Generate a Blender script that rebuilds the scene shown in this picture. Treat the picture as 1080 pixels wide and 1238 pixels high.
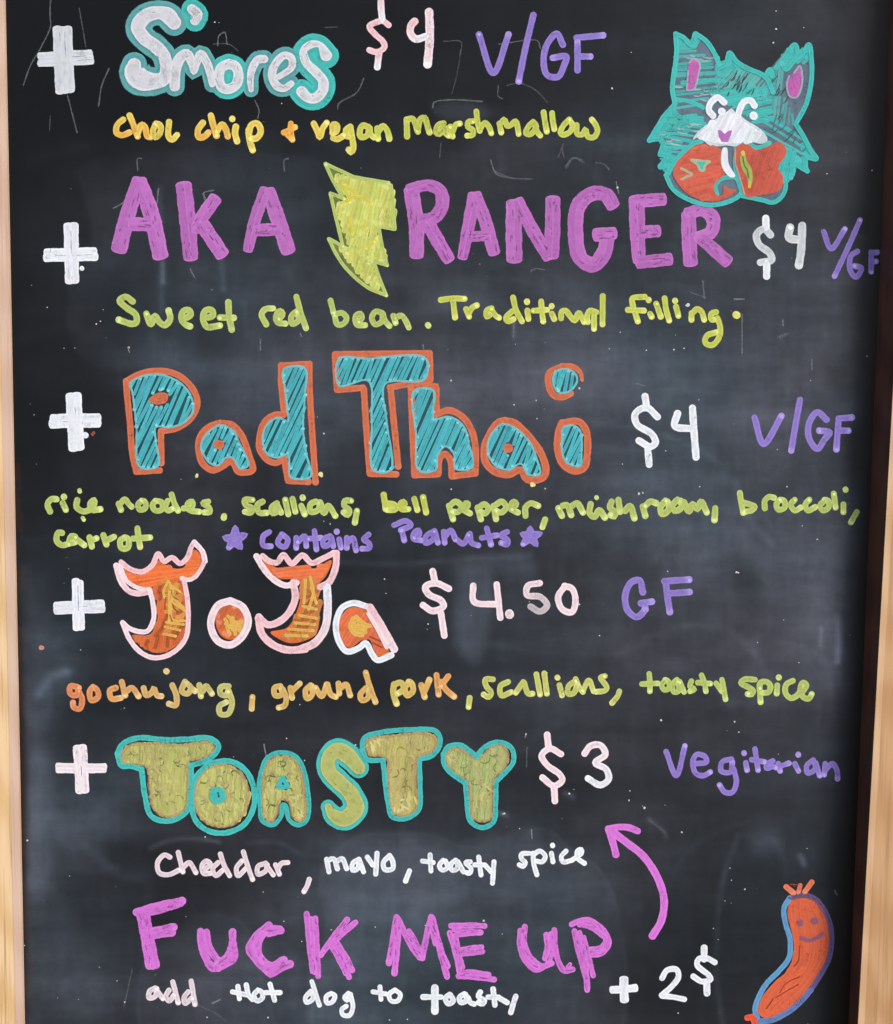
import bpy, math, random
import numpy as np
from mathutils import Vector, Matrix
from mathutils.geometry import tessellate_polygon

random.seed(7)
R = math.radians
scene = bpy.context.scene
for o in list(bpy.data.objects):
    bpy.data.objects.remove(o)

# ------------------------------------------------------------------ camera
TILT = R(-14.0)                      # the board leans back
ROOT = Matrix.Rotation(TILT, 4, 'X')
CZ = 0.62                            # height along the board of the point looked at
DIST = 1.05
PITCH = R(14.0 + 5.2)
ROLL = R(0.35)
VF = 2 * math.atan(0.345 / DIST)
P0 = ROOT @ Vector((0.0, 0.0, CZ))
fwd = Vector((0, math.cos(PITCH), -math.sin(PITCH)))
cam_d = bpy.data.cameras.new('camera')
cam = bpy.data.objects.new('camera', cam_d)
scene.collection.objects.link(cam)
cam.location = P0 - fwd * DIST
rot = fwd.to_track_quat('-Z', 'Y').to_matrix() @ Matrix.Rotation(ROLL, 3, 'Z')
cam.rotation_euler = rot.to_euler()
cam_d.sensor_fit = 'VERTICAL'
cam_d.sensor_height = 24
cam_d.lens = 12 / math.tan(VF / 2)
cam_d.clip_start = 0.01
cam_d.clip_end = 2000
scene.camera = cam
scene.render.resolution_x = 893
scene.render.resolution_y = 1024

# ------------------------------------------------------------------ light
SUN_EL, SUN_AZ = 42.0, 125.0         # azimuth clockwise from +Y
w = bpy.data.worlds.new('World')
scene.world = w
w.use_nodes = True
nt = w.node_tree
bg = nt.nodes['Background']
sky = nt.nodes.new('ShaderNodeTexSky')
sky.sky_type = 'NISHITA'
sky.sun_disc = False
sky.sun_elevation = R(SUN_EL)
sky.sun_rotation = R(SUN_AZ)
sky.air_density = 1.0
sky.dust_density = 4.0
sky.ozone_density = 1.0
nt.links.new(sky.outputs[0], bg.inputs[0])
bg.inputs[1].default_value = 0.10
sd = bpy.data.lights.new('sun', 'SUN')
sd.energy = 1.4
sd.angle = R(14)
sd.color = (1.0, 0.95, 0.88)
sun = bpy.data.objects.new('sun', sd)
scene.collection.objects.link(sun)
az, el = R(SUN_AZ), R(SUN_EL)
sv = Vector((math.sin(az) * math.cos(el), math.cos(az) * math.cos(el), math.sin(el)))
sun.rotation_euler = (-sv).to_track_quat('-Z', 'Y').to_euler()
sun.location = sv * 5
scene.view_settings.view_transform = 'Standard'
scene.view_settings.look = 'None'
scene.view_settings.exposure = 0.64
scene.view_settings.gamma = 1.0

# ------------------------------------------------------------------ helpers
CAMP = cam.location.copy()
INV = ROOT.inverted()
CL = INV @ CAMP
TF = math.tan(VF / 2)


def b2(x, y):
    """point of the photograph (1080 x 1238) -> (u, v) on the board's own plane, metres"""
    dx = (x - 540.0) / 619.0 * TF
    dy = (619.0 - y) / 619.0 * TF
    d = INV.to_3x3() @ (rot @ Vector((dx, dy, -1.0)))
    t = -CL.y / d.y
    return CL.x + d.x * t, CL.z + d.z * t


# homography of the plane, vectorised
_src = [(0, 0), (1080, 0), (1080, 1238), (0, 1238)]
_A, _B = [], []
for (x_, y_) in _src:
    u_, v_ = b2(x_, y_)
    _A.append([x_, y_, 1, 0, 0, 0, -u_ * x_, -u_ * y_]); _B.append(u_)
    _A.append([0, 0, 0, x_, y_, 1, -v_ * x_, -v_ * y_]); _B.append(v_)
_h = np.linalg.solve(np.array(_A, float), np.array(_B, float))
HM = np.append(_h, 1).reshape(3, 3)


def plane(P):
    P = np.asarray(P, float)
    q = np.c_[P, np.ones(len(P))] @ HM.T
    return q[:, :2] / q[:, 2:3]


PX = (b2(541, 619)[0] - b2(540, 619)[0])     # metres per photo pixel, about 0.56 mm


def lin(c):
    c = c / 255.0
    return c / 12.92 if c <= 0.04045 else ((c + 0.055) / 1.055) ** 2.4


def col(r, g, b, a=1.0, k=0.93):
    return (lin(r) * k, lin(g) * k, lin(b) * k, a)


def node(nt, t, **kw):
    n = nt.nodes.new(t)
    for k, v in kw.items():
        setattr(n, k, v)
    return n


def new_mat(name):
    m = bpy.data.materials.new(name)
    m.use_nodes = True
    m.node_tree.nodes.clear()
    out = m.node_tree.nodes.new('ShaderNodeOutputMaterial')
    bs = m.node_tree.nodes.new('ShaderNodeBsdfPrincipled')
    m.node_tree.links.new(bs.outputs[0], out.inputs[0])
    return m, m.node_tree, bs, out


class NB:
    """little maths helper for node trees"""
    def __init__(s, nt):
        s.nt = nt

    def m(s, op, a, b=None, c=None, clamp=False):
        n = s.nt.nodes.new('ShaderNodeMath'); n.operation = op; n.use_clamp = clamp
        for i, v in enumerate((a, b, c)):
            if v is None: continue
            if isinstance(v, (int, float)): n.inputs[i].default_value = v
            else: s.nt.links.new(v, n.inputs[i])
        return n.outputs[0]

    def noise(s, vec, scale, detail=4, rough=0.5, dist=0.0):
        n = s.nt.nodes.new('ShaderNodeTexNoise')
        s.nt.links.new(vec, n.inputs['Vector'])
        n.inputs['Scale'].default_value = scale
        n.inputs['Detail'].default_value = detail
        n.inputs['Roughness'].default_value = rough
        n.inputs['Distortion'].default_value = dist
        return n.outputs['Fac']

    def map(s, vec, scale, loc=(0, 0, 0)):
        n = s.nt.nodes.new('ShaderNodeMapping')
        s.nt.links.new(vec, n.inputs[0])
        n.inputs['Scale'].default_value = scale
        n.inputs['Location'].default_value = loc
        return n.outputs[0]

    def rng(s, v, a, b, c, d, smooth=False):
        n = s.nt.nodes.new('ShaderNodeMapRange')
        if smooth: n.interpolation_type = 'SMOOTHSTEP'
        s.nt.links.new(v, n.inputs[0])
        for i, q in enumerate((a, b, c, d)): n.inputs[i + 1].default_value = q
        return n.outputs[0]

    def mix(s, f, a, b, mode='MIX'):
        n = s.nt.nodes.new('ShaderNodeMix'); n.data_type = 'RGBA'; n.blend_type = mode
        for i, v in ((0, f), (6, a), (7, b)):
            if isinstance(v, (int, float)): n.inputs[i].default_value = v
            elif isinstance(v, tuple): n.inputs[i].default_value = v
            else: s.nt.links.new(v, n.inputs[i])
        return n.outputs[2]


# ------------------------------------------------------------------ marker paint
def ink_material():
    m, nt, bs, out = new_mat('marker_paint')
    N = NB(nt); L = nt.links
    at = node(nt, 'ShaderNodeAttribute', attribute_name='paint')
    uv = node(nt, 'ShaderNodeUVMap', uv_map='UVMap')
    sp = node(nt, 'ShaderNodeSeparateXYZ'); L.new(uv.outputs[0], sp.inputs[0])
    tc = node(nt, 'ShaderNodeTexCoord')
    va = N.m('ABSOLUTE', sp.outputs[1])
    # streaks drawn out along the stroke
    cm = node(nt, 'ShaderNodeCombineXYZ')
    L.new(N.m('MULTIPLY', sp.outputs[0], 0.035), cm.inputs[0])
    L.new(N.m('MULTIPLY', sp.outputs[1], 1.5), cm.inputs[1])
    st = N.noise(cm.outputs[0], 2.2, 4, 0.6)
    blot = N.noise(tc.outputs['Object'], 160.0, 4, 0.6)
    fine = N.noise(tc.outputs['Object'], 900.0, 3, 0.7)
    # coverage
    thin = N.m('MULTIPLY', N.rng(st, 0.35, 0.75, 0.0, 1.0, True), 0.17)
    thin2 = N.m('MULTIPLY', N.rng(blot, 0.50, 0.78, 0.0, 1.0, True), 0.30)
    core = N.m('MULTIPLY', N.rng(va, 0.0, 0.55, 0.10, 0.0, True), 1.0)
    cov = N.m('SUBTRACT', N.m('SUBTRACT', N.m('SUBTRACT', 1.0, thin), thin2), core)
    # ragged rim
    rimv = N.m('ADD', va, N.m('MULTIPLY', N.m('SUBTRACT', fine, 0.5), 0.35))
    edge = N.rng(rimv, 0.80, 1.12, 1.0, 0.0, True)
    cr = N.noise(N.map(tc.outputs['Object'], (1, 1, .45)), 210.0, 3, 0.6, 0.8)
    crack = N.rng(N.m('ABSOLUTE', N.m('SUBTRACT', cr, 0.5)), 0.0, 0.022, 0.42, 0.0, True)
    crack = N.m('MULTIPLY', crack, N.rng(N.noise(tc.outputs['Object'], 45.0, 2, .5), 0.5, 0.62, 0.0, 1.0, True))
    cov = N.m('MULTIPLY', cov, N.m('SUBTRACT', 1.0, crack))
    a = N.m('MULTIPLY', N.m('MULTIPLY', cov, edge), at.outputs['Alpha'], clamp=True)
    # pigment: gathers a little toward the rim, grain
    g = N.m('ADD', 0.95, N.m('MULTIPLY', N.rng(va, 0.35, 0.75, 0.0, 1.0, True), 0.05))
    g = N.m('MULTIPLY', g, N.m('ADD', 0.90, N.m('MULTIPLY', blot, 0.20)))
    g = N.m('MULTIPLY', g, N.m('ADD', 0.93, N.m('MULTIPLY', fine, 0.14)))
    sc = node(nt, 'ShaderNodeVectorMath', operation='SCALE')
    L.new(at.outputs['Color'], sc.inputs[0]); L.new(g, sc.inputs['Scale'])
    L.new(sc.outputs[0], bs.inputs['Base Color'])
    bs.inputs['Roughness'].default_value = 0.75
    bs.inputs['Specular IOR Level'].default_value = 0.2
    bp = node(nt, 'ShaderNodeBump'); bp.inputs['Strength'].default_value = 0.16
    bp.inputs['Distance'].default_value = 0.0004
    L.new(N.m('ADD', N.m('MULTIPLY', st, 0.7), N.m('MULTIPLY', blot, 0.5)), bp.inputs['Height'])
    L.new(bp.outputs[0], bs.inputs['Normal'])
    tr = node(nt, 'ShaderNodeBsdfTransparent')
    mx = node(nt, 'ShaderNodeMixShader')
    L.new(a, mx.inputs[0]); L.new(tr.outputs[0], mx.inputs[1]); L.new(bs.outputs[0], mx.inputs[2])
    L.new(mx.outputs[0], out.inputs[0])
    return m


INK = ink_material()
root = bpy.data.objects.new('chalkboard_sign', None)
scene.collection.objects.link(root)
root.rotation_euler = (TILT, 0, 0)
root.empty_display_size = 0.1
root['label'] = 'black chalkboard menu sign in light oak frame, covered in colourful hand-lettered menu items'
root['category'] = 'chalkboard sign'


def link(name, me, parent=None, label=None):
    o = bpy.data.objects.new(name, me)
    scene.collection.objects.link(o)
    o.parent = parent if parent is not None else root
    if label: o['label'] = label
    return o


def spline(P, closed=False, straight=False, step=2.0):
    """dense points through P (n x 3: x, y, width)"""
    P = np.asarray(P, float)
    if len(P) == 1:
        return P
    if straight:
        out = []
        for a, b in zip(P[:-1], P[1:]):
            n = max(1, int(np.hypot(*(b - a)[:2]) / step))
            for i in range(n): out.append(a + (b - a) * i / n)
        out.append(P[-1])
        return np.array(out)
    if closed:
        Q = np.vstack([P[-2], P, P[1]])
    else:
        Q = np.vstack([2 * P[0] - P[1], P, 2 * P[-1] - P[-2]])
    out = []
    for i in range(1, len(Q) - 2):
        p0, p1, p2, p3 = Q[i - 1:i + 3]
        # centripetal parameters keep tight letters from looping
        d = [max(1e-3, np.hypot(*(b - a)[:2]) ** 0.5) for a, b in ((p0, p1), (p1, p2), (p2, p3))]
        t0, t1, t2, t3 = 0, d[0], d[0] + d[1], sum(d)
        n = max(2, int(np.hypot(*(p2 - p1)[:2]) / step))
        for k in range(n):
            t = t1 + (t2 - t1) * k / n
            A1 = (t1 - t) / (t1 - t0) * p0 + (t - t0) / (t1 - t0) * p1
            A2 = (t2 - t) / (t2 - t1) * p1 + (t - t1) / (t2 - t1) * p2
            A3 = (t3 - t) / (t3 - t2) * p2 + (t - t2) / (t3 - t2) * p3
            B1 = (t2 - t) / (t2 - t0) * A1 + (t - t0) / (t2 - t0) * A2
            B2 = (t3 - t) / (t3 - t1) * A2 + (t - t1) / (t3 - t1) * A3
            out.append((t2 - t) / (t2 - t1) * B1 + (t - t1) / (t2 - t1) * B2)
    out.append(Q[-2])
    return np.array(out)


VV = np.array([-1.0, -0.62, 0.0, 0.62, 1.0])
HH = np.array([0.0, 0.8, 1.0, 0.8, 0.0])


class Ink:
    """collects strokes and filled shapes of wet marker paint as real, slightly raised geometry"""
    def __init__(s, base=0.0002):
        s.v, s.f, s.c, s.uv = [], [], [], []
        s.n = 0; s.k = 0; s.base = base; s.seed = random.random() * 500

    def lift(s):
        s.k += 1
        return s.base + 0.000004 * s.k

    def stroke(s, P, c, c2=None, closed=False, straight=False, pool=0.0, h=0.00005, rough=0.05, cap=1.0):
        P = np.asarray(P, float)
        if len(P) == 1:
            P = np.vstack([P[0], P[0] + [0.3, 0.3, 0]])
        D = spline(P, closed, straight, step=max(0.7, min(2.2, P[:, 2].mean() * 0.25)))
        d = np.gradient(D[:, :2], axis=0)
        d /= np.maximum(1e-6, np.hypot(d[:, 0], d[:, 1]))[:, None]
        wd = D[:, 2].copy() / 2 * 1.02 + 0.28
        L = np.concatenate([[0], np.cumsum(np.hypot(*(np.diff(D[:, :2], axis=0).T)))])
        ph = random.random() * 9
        wd *= 1 + rough * (np.sin(L * 0.31 + ph) + 0.6 * np.sin(L * 0.83 + 2 * ph)) * 0.6
        # rounded ends
        rings = []
        for t in (1.0, 0.93, 0.78, 0.55, 0.3):
            rings.append((D[0, :2] - d[0] * wd[0] * t * cap, d[0], wd[0] * (1 - t ** (2 / cap ** .8)) ** .5 + 0.02, -wd[0] * t))
        for i in range(len(D)):
            rings.append((D[i, :2], d[i], wd[i], L[i]))
        for t in (0.3, 0.55, 0.78, 0.93, 1.0):
            rings.append((D[-1, :2] + d[-1] * wd[-1] * t * cap, d[-1], wd[-1] * (1 - t ** (2 / cap ** .8)) ** .5 + 0.02, L[-1] + wd[-1] * t))
        z0 = s.lift()
        n0 = s.n
        off = random.random() * 300
        tot = max(1e-3, L[-1])
        bend = random.choice((-1, 1))
        for i, (p, dd, ww, u) in enumerate(rings):
            nrm = np.array([-dd[1], dd[0]])
            q = min(1, max(0, u / tot))
            cc = np.array(c if c2 is None else [a + (b - a) * q for a, b in zip(c, c2)], float)
            if pool:
                e = math.exp(-((u - tot) / (wd[-1] * 0.9)) ** 2) * pool
                cc[:3] = cc[:3] + (np.minimum(1, cc[:3] * 1.5 + 0.18) - cc[:3]) * e
            for j in range(5):
                xy = p + nrm * ww * VV[j]
                s.v.append((xy[0], xy[1], z0 + h * HH[j] + 2e-6 * q))
                s.c.append(cc)
                # near the tips the rim follows the round end
                tip = max(0.0, -u / max(wd[0], .01), (u - tot) / max(wd[-1], .01))
                vv = math.copysign(max(abs(VV[j]), min(1.0, tip)), VV[j] if VV[j] else 1)
                kk = max(1.0, ww / 3.2)
                vv = math.copysign(max(0.0, 1 - (1 - abs(vv)) * kk), vv)
                s.uv.append((u + off, vv))
        for i in range(len(rings) - 1):
            for j in range(4):
                a = n0 + i * 5 + j
                s.f.append((a, a + 1, a + 6, a + 5))
        s.n += len(rings) * 5
        if pool >= .4 and tot > wd[-1] and random.random() < .62:
            q = D[-1] if random.random() < .75 else D[0]
            lc = tuple(min(1, v * 1.35 + .16) for v in c[:3]) + (.95,)
            r_ = q[2] * random.uniform(.3, .5)
            s.stroke([(q[0] + random.uniform(-.6, .6), q[1] + random.uniform(-.4, .8), r_)], lc, h=0.0002, rough=.1)

    def poly(s, loop, c, holes=(), h=0.00001, smooth=True, jitter=0.0):
        """flat filled shape with a thin sloping rim"""
        def dens(lp):
            lp = [tuple(p[:2]) + (1,) for p in lp]
            q = spline(lp + [lp[0]], closed=True, straight=not smooth, step=3.0)[:-1, :2]
            return q
        loops = [dens(loop)] + [dens(x) for x in holes]
        z0 = s.lift()
        flat = [[Vector((p[0], p[1], 0)) for p in lp] for lp in loops]
        tris = tessellate_polygon(flat)
        n0 = s.n
        allp = np.vstack(loops)
        off = random.random() * 300
        for p in allp:
            s.v.append((p[0], p[1], z0 + h)); s.c.append(np.array(c, float)); s.uv.append((p[0] + off, ((p[1] * .013) % 1) * .5))
        for t in tris: s.f.append(tuple(n0 + i for i in t))
        s.n += len(allp)

    def build(s, name, parent=None, label=None):
        V = np.array(s.v)
        uvw = plane(V[:, :2])
        co = np.c_[uvw[:, 0], -V[:, 2] * 0.28, uvw[:, 1]]
        me = bpy.data.meshes.new(name)
        me.from_pydata(co.tolist(), [], s.f)
        me.materials.append(INK)
        ca = me.color_attributes.new('paint', 'FLOAT_COLOR', 'POINT')
        ca.data.foreach_set('color', np.array(s.c, dtype=np.float32).ravel())
        ul = me.uv_layers.new(name='UVMap')
        li = np.empty(len(me.loops), dtype=np.int32)
        me.loops.foreach_get('vertex_index', li)
        UV = np.array(s.uv, dtype=np.float32)
        ul.data.foreach_set('uv', UV[li].ravel())
        # faces toward the viewer
        me.update()
        n = me.polygons[len(me.polygons) // 2].normal.y
        fl = [p.index for p in me.polygons if p.normal.y > 0]
        for i in fl: me.polygons[i].flip()
        me.polygons.foreach_set('use_smooth', [True] * len(me.polygons))
        me.update()
        return link(name, me, parent, label)


TILE = (0, 0, 1.0)


def T(x, y, s):
    global TILE
    TILE = (x, y, s)


def pts(txt, w):
    """'x,y[,w] ...' in the current tile -> photo pixels"""
    x0, y0, s = TILE
    out = []
    for t in txt.split():
        v = [float(a) for a in t.split(',')]
        ww = v[2] if len(v) > 2 else w
        out.append((x0 + v[0] / s, y0 + v[1] / s, ww / s))
    return out


def strokes(ink, txt, w, c, c2=None, **kw):
    parts = [p.strip() for p in txt.split('/')]
    for i, p in enumerate(parts):
        st = kw.pop('straight', False) if p.startswith('!') else kw.get('straight', False)
        straight = p.startswith('!')
        P = pts(p.lstrip('! '), w)
        k = dict(kw); k['straight'] = straight or kw.get('straight', False)
        ink.stroke(P, c, c2, **k)


def jit(c, a=0.06):
    f = 1 + random.uniform(-a, a)
    return (c[0] * f, c[1] * f * (1 + random.uniform(-a, a) * .4), c[2] * f, c[3])


def inside(poly, x, y):
    r = False; n = len(poly)
    for i in range(n):
        x1, y1 = poly[i][:2]; x2, y2 = poly[i - 1][:2]
        if (y1 > y) != (y2 > y) and x < (x2 - x1) * (y - y1) / (y2 - y1) + x1: r = not r
    return r


def scratches(ink, P, c, n=6, dark=.45, a=.55, w=.55, reach=.35):
    """short lines where bristles or an earlier pass broke the paint film"""
    for _ in range(n):
        i = random.randrange(len(P) - 1); (xa, ya, wa), (xb, yb, wb) = P[i], P[i + 1]
        d = math.hypot(xb - xa, yb - ya) + 1e-6; nx, ny = -(yb - ya) / d, (xb - xa) / d
        of = random.uniform(-reach, reach) * wa; t0 = random.random(); t1 = min(1, t0 + random.uniform(1, 9) / d)
        ink.stroke([(xa + (xb - xa) * t0 + nx * of, ya + (yb - ya) * t0 + ny * of, w),
                    (xa + (xb - xa) * t1 + nx * (of + random.uniform(-1, 1)), ya + (yb - ya) * t1 + ny * (of + random.uniform(-1, 1)), w * random.uniform(.7, 2))],
                   tuple(v * dark for v in c[:3]) + (a,), rough=.4)


def hatch(ink, loop, ang, gap, w, c, holes=(), jitter=0.3, inset=0.6, pool=0.5, curve=0.0, maxlen=None, skip=0.0):
    """parallel marker strokes clipped to a shape, all in photo pixels"""
    q = [tuple(p[:2]) + (1,) for p in loop]
    lp = spline(q + [q[0]], closed=True, step=3.0)[:, :2]
    hs = []
    for hh in holes:
        q = [tuple(p[:2]) + (1,) for p in hh]
        hs.append(spline(q + [q[0]], closed=True, step=3.0)[:, :2])
    a = R(ang); dx, dy = math.cos(a), -math.sin(a); nx, ny = -dy, dx
    pr = lp @ np.array([nx, ny])
    t = pr.min() + gap * 0.5
    while t < pr.max():
        seg = []
        for L_ in [lp] + hs:
            n = len(L_)
            for i in range(n):
                p, r_ = L_[i], L_[(i + 1) % n]
                d1 = p[0] * nx + p[1] * ny - t; d2 = r_[0] * nx + r_[1] * ny - t
                if (d1 > 0) != (d2 > 0):
                    k = d1 / (d1 - d2)
                    x = p[0] + (r_[0] - p[0]) * k; y = p[1] + (r_[1] - p[1]) * k
                    seg.append((x * dx + y * dy))
        seg.sort()
        for i in range(0, len(seg) - 1, 2):
            s0, s1 = seg[i] + w * inset, seg[i + 1] - w * inset
            if s1 - s0 < w * 0.3: continue
            if random.random() < skip: continue
            pieces = [(s0, s1)]
            if maxlen and s1 - s0 > maxlen:
                n = int(math.ceil((s1 - s0) / maxlen))
                pieces = [(s0 + (s1 - s0) * k / n, s0 + (s1 - s0) * (k + 1) / n) for k in range(n)]
            for (e0, e1) in pieces:
                o1, o2 = random.uniform(-1, 1) * jitter * gap, random.uniform(-1, 1) * jitter * gap
                pa = (e0 * dx + (t + o1) * nx, e0 * dy + (t + o1) * ny)
                pb = (e1 * dx + (t + o2) * nx, e1 * dy + (t + o2) * ny)
                m_ = ((pa[0] + pb[0]) / 2 + nx * curve * (e1 - e0), (pa[1] + pb[1]) / 2 + ny * curve * (e1 - e0))
                if random.random() < .5: pa, pb = pb, pa
                ww = w * random.uniform(.85, 1.1)
                ink.stroke([pa + (ww,), m_ + (ww,), pb + (ww,)], jit(c, .12), pool=pool)
        t += gap * random.uniform(.78, 1.26)


# ------------------------------------------------------------------ paint colours
WHITE = col(236, 243, 252, k=1.0)
PINKW = col(246, 226, 234, k=1.0)
PINK = col(244, 202, 210, k=1.0)
PURPLE = col(208, 128, 214)
MAGENTA = col(226, 128, 230)
LAV = col(150, 130, 214)
TEAL = col(74, 196, 192)
TEAL2 = col(80, 184, 196)
STEEL = col(96, 172, 176)
ORANGE = col(216, 118, 84)
FIRE = col(236, 118, 62)
GREEN = col(190, 208, 116)
LIME = col(204, 214, 100)
YELLOW = col(226, 214, 84)
AMBER = col(242, 178, 80)
GOLD = col(238, 216, 104)
CORAL = col(214, 104, 84)


def word(label, w, groups, c, name='handwritten_word', c2=None, cg=None, pool=0.45, parent=None, alpha=None, **kw):
    """one word: letters separated by ';', strokes of a letter by '/'"""
    ink = Ink()
    L = [g.strip() for g in groups.split(';') if g.strip()]
    for i, g in enumerate(L):
        q = i / max(1, len(L) - 1)
        cc = c if c2 is None else tuple(a + (b - a) * q for a, b in zip(c, c2))
        if alpha: cc = cc[:3] + (alpha,)
        strokes(ink, g, w, jit(cc, .05), cg if q < .6 else None, pool=pool, **kw)
    return ink.build(name, parent, label)


# ================================================================== timber, board, ground
def wood_material(name, c1, c2, c3, grain=1.0):
    m, nt, bs, out = new_mat(name)
    N = NB(nt); L = nt.links
    tc = node(nt, 'ShaderNodeTexCoord')
    v = N.map(tc.outputs['Object'], (60, 60, 2.2))
    n1 = N.noise(v, 1.0, 6, 0.6, 0.6)
    v2 = N.map(tc.outputs['Object'], (420, 420, 9))
    n2 = N.noise(v2, 1.0, 4, 0.65)
    v3 = N.map(tc.outputs['Object'], (12, 12, 3.0))
    wv = node(nt, 'ShaderNodeTexWave'); wv.wave_type = 'RINGS'
    L.new(v3, wv.inputs[0]); wv.inputs['Scale'].default_value = 1.6
    wv.inputs['Distortion'].default_value = 7; wv.inputs['Detail'].default_value = 3
    f = N.m('ADD', N.m('MULTIPLY', n1, 0.75), N.m('MULTIPLY', wv.outputs['Fac'], 0.25))
    c = N.mix(N.rng(f, 0.35, 0.68, 0, 1, True), c1, c2)
    c = N.mix(N.rng(n2, 0.50, 0.70, 0, 0.8 * grain, True), c, c3)
    L.new(c, bs.inputs['Base Color'])
    bs.inputs['Roughness'].default_value = 0.5
    bp = node(nt, 'ShaderNodeBump'); bp.inputs['Strength'].default_value = 0.25; bp.inputs['Distance'].default_value = 0.0006
    L.new(n2, bp.inputs['Height']); L.new(bp.outputs[0], bs.inputs['Normal'])
    return m


OAK = wood_material('oak_wood', col(200, 160, 118), col(186, 142, 98), col(160, 118, 78), .8)
OAKL = wood_material('oak_wood_left', col(238, 206, 162), col(222, 184, 132), col(186, 144, 92), 1.2)
LIT_BAND = wood_material('skylit_edge_wood', col(218, 188, 168), col(208, 176, 154), col(190, 156, 134), .7)  # paler than the stile: skylight on the bevel put into the colour
LIT_BANDR = wood_material('skylit_edge_wood_right', col(214, 178, 140), col(202, 162, 122), col(186, 146, 106), .6)  # right stile's edge, lightened in colour the same way
STAIN_SHADE = wood_material('stained_shaded_wood', col(98, 62, 46), col(80, 50, 40), col(60, 38, 30), .6)  # dark stain, with the inner face's shade put into the colour


def prism(name, mat, quads_front, y0, y1, parent=None, label=None, bev=0.0008, y1b=None):
    """a bar whose front outline is a board-plane polygon; y0 back, y1 front (negative = nearer viewer)"""
    n = len(quads_front)
    vs = [(u, y0, v) for (u, v) in quads_front]
    for k, (u, v) in enumerate(quads_front):
        vs.append((u, y1 if y1b is None else y1b[k], v))
    fs = [tuple(range(n)), tuple(range(2 * n - 1, n - 1, -1))]
    for i in range(n):
        j = (i + 1) % n
        fs.append((i, i + n, j + n, j))
    me = bpy.data.meshes.new(name)
    me.from_pydata(vs, [], fs)
    me.update()
    import bmesh
    bm = bmesh.new(); bm.from_mesh(me)
    bmesh.ops.recalc_face_normals(bm, faces=bm.faces)
    if bev:
        bmesh.ops.bevel(bm, geom=bm.edges, offset=bev, segments=2, affect='EDGES')
    bm.to_mesh(me); bm.free()
    me.materials.append(mat)
    return link(name, me, parent, label)


TOPZ = b2(540, -60)[1]; BOTZ = b2(540, 1330)[1]


def xat(x_top, x_bot, yt=0.0, yb=1238.0, z=0.0):
    """straight line through two photo points on the plane, extended to TOPZ and BOTZ"""
    u0, v0 = b2(x_top, yt); u1, v1 = b2(x_bot, yb)
    f = lambda v: u0 + (u1 - u0) * (v - v0) / (v1 - v0)
    return f


def bz(x, y, d):
    """photo point on a plane d metres in front of the board"""
    dx = (x - 540.0) / 619.0 * TF; dy = (619.0 - y) / 619.0 * TF
    r_ = INV.to_3x3() @ (rot @ Vector((dx, dy, -1.0)))
    t = (-d - CL.y) / r_.y
    return CL.x + r_.x * t, CL.z + r_.z * t


def line_on(d, p, q):
    (u0, v0), (u1, v1) = bz(p[0], p[1], d), bz(q[0], q[1], d)
    return lambda v: u0 + (u1 - u0) * (v - v0) / (v1 - v0)


# board's left boundary; timber front faces stand a few mm proud of the board
DL, DR = 0.004, 0.022
LE = line_on(DL, (5, 0), (28.5, 1238))           # inner edge of the left stile
LB = line_on(DL, (-8, 0), (19, 1238))            # where its pale chamfer starts
RE = line_on(DR, (1106, 0), (1037.5, 1238))      # inner edge of the right stile front
RI = line_on(0.0, (1077, 0), (1026, 1238))       # foot of its dark inner face on the board
T0, B0 = TOPZ, BOTZ
LO = LE(CZ) - 0.046; RO = RE(CZ) + 0.060

stl = prism('frame_stile', OAKL, [(LO, B0), (LB(B0), B0), (LB(T0), T0), (LO, T0)], 0.012, -DL, label='left oak stile with pale yellowish grain', bev=0)
prism('lit_edge_band', LIT_BAND, [(LB(B0), B0), (LE(B0), B0), (LE(T0), T0), (LB(T0), T0)], 0.012, -DL - 0.0002, parent=stl, bev=0)
me_w = 0.0042
strr = prism('frame_stile', OAK, [(RE(B0) + me_w, B0), (RO, B0), (RO, T0), (RE(T0) + me_w, T0)], 0.012, -DR, label='right oak stile with a dark stained inner face, shade painted in', bev=0)
prism('lit_edge_band', LIT_BANDR, [(RE(B0), B0), (RE(B0) + me_w, B0), (RE(T0) + me_w, T0), (RE(T0), T0)], 0.0121, -DR - 0.0001, parent=strr, bev=0)
# stained rebate darkened with painted shade, sloping from the board up to the stile's front
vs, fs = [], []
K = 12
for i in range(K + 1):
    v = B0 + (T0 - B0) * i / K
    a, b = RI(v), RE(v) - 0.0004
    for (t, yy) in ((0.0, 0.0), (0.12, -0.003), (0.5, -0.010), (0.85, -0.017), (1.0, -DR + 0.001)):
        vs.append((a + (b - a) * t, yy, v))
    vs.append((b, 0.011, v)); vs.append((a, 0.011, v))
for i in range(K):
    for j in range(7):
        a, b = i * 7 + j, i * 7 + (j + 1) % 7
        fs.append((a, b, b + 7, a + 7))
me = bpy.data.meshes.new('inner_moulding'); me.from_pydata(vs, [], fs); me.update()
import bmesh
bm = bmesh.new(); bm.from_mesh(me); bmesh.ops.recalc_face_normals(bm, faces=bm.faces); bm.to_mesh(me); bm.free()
me.materials.append(STAIN_SHADE)
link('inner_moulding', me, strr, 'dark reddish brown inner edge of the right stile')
prism('frame_rail', OAKL, [(LE(T0) + .0005, T0 - 0.0), (RE(T0) - .0005, T0 - 0.0), (RE(T0) - .0005, T0 + 0.05), (LE(T0) + .0005, T0 + 0.05)], 0.012, -DL)
prism('frame_rail', OAKL, [(LE(B0) + .0005, B0 - 0.05), (RE(B0) - .0005, B0 - 0.05), (RE(B0) - .0005, B0 - 0.0), (LE(B0) + .0005, B0 - 0.0)], 0.012, -DL)


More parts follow.
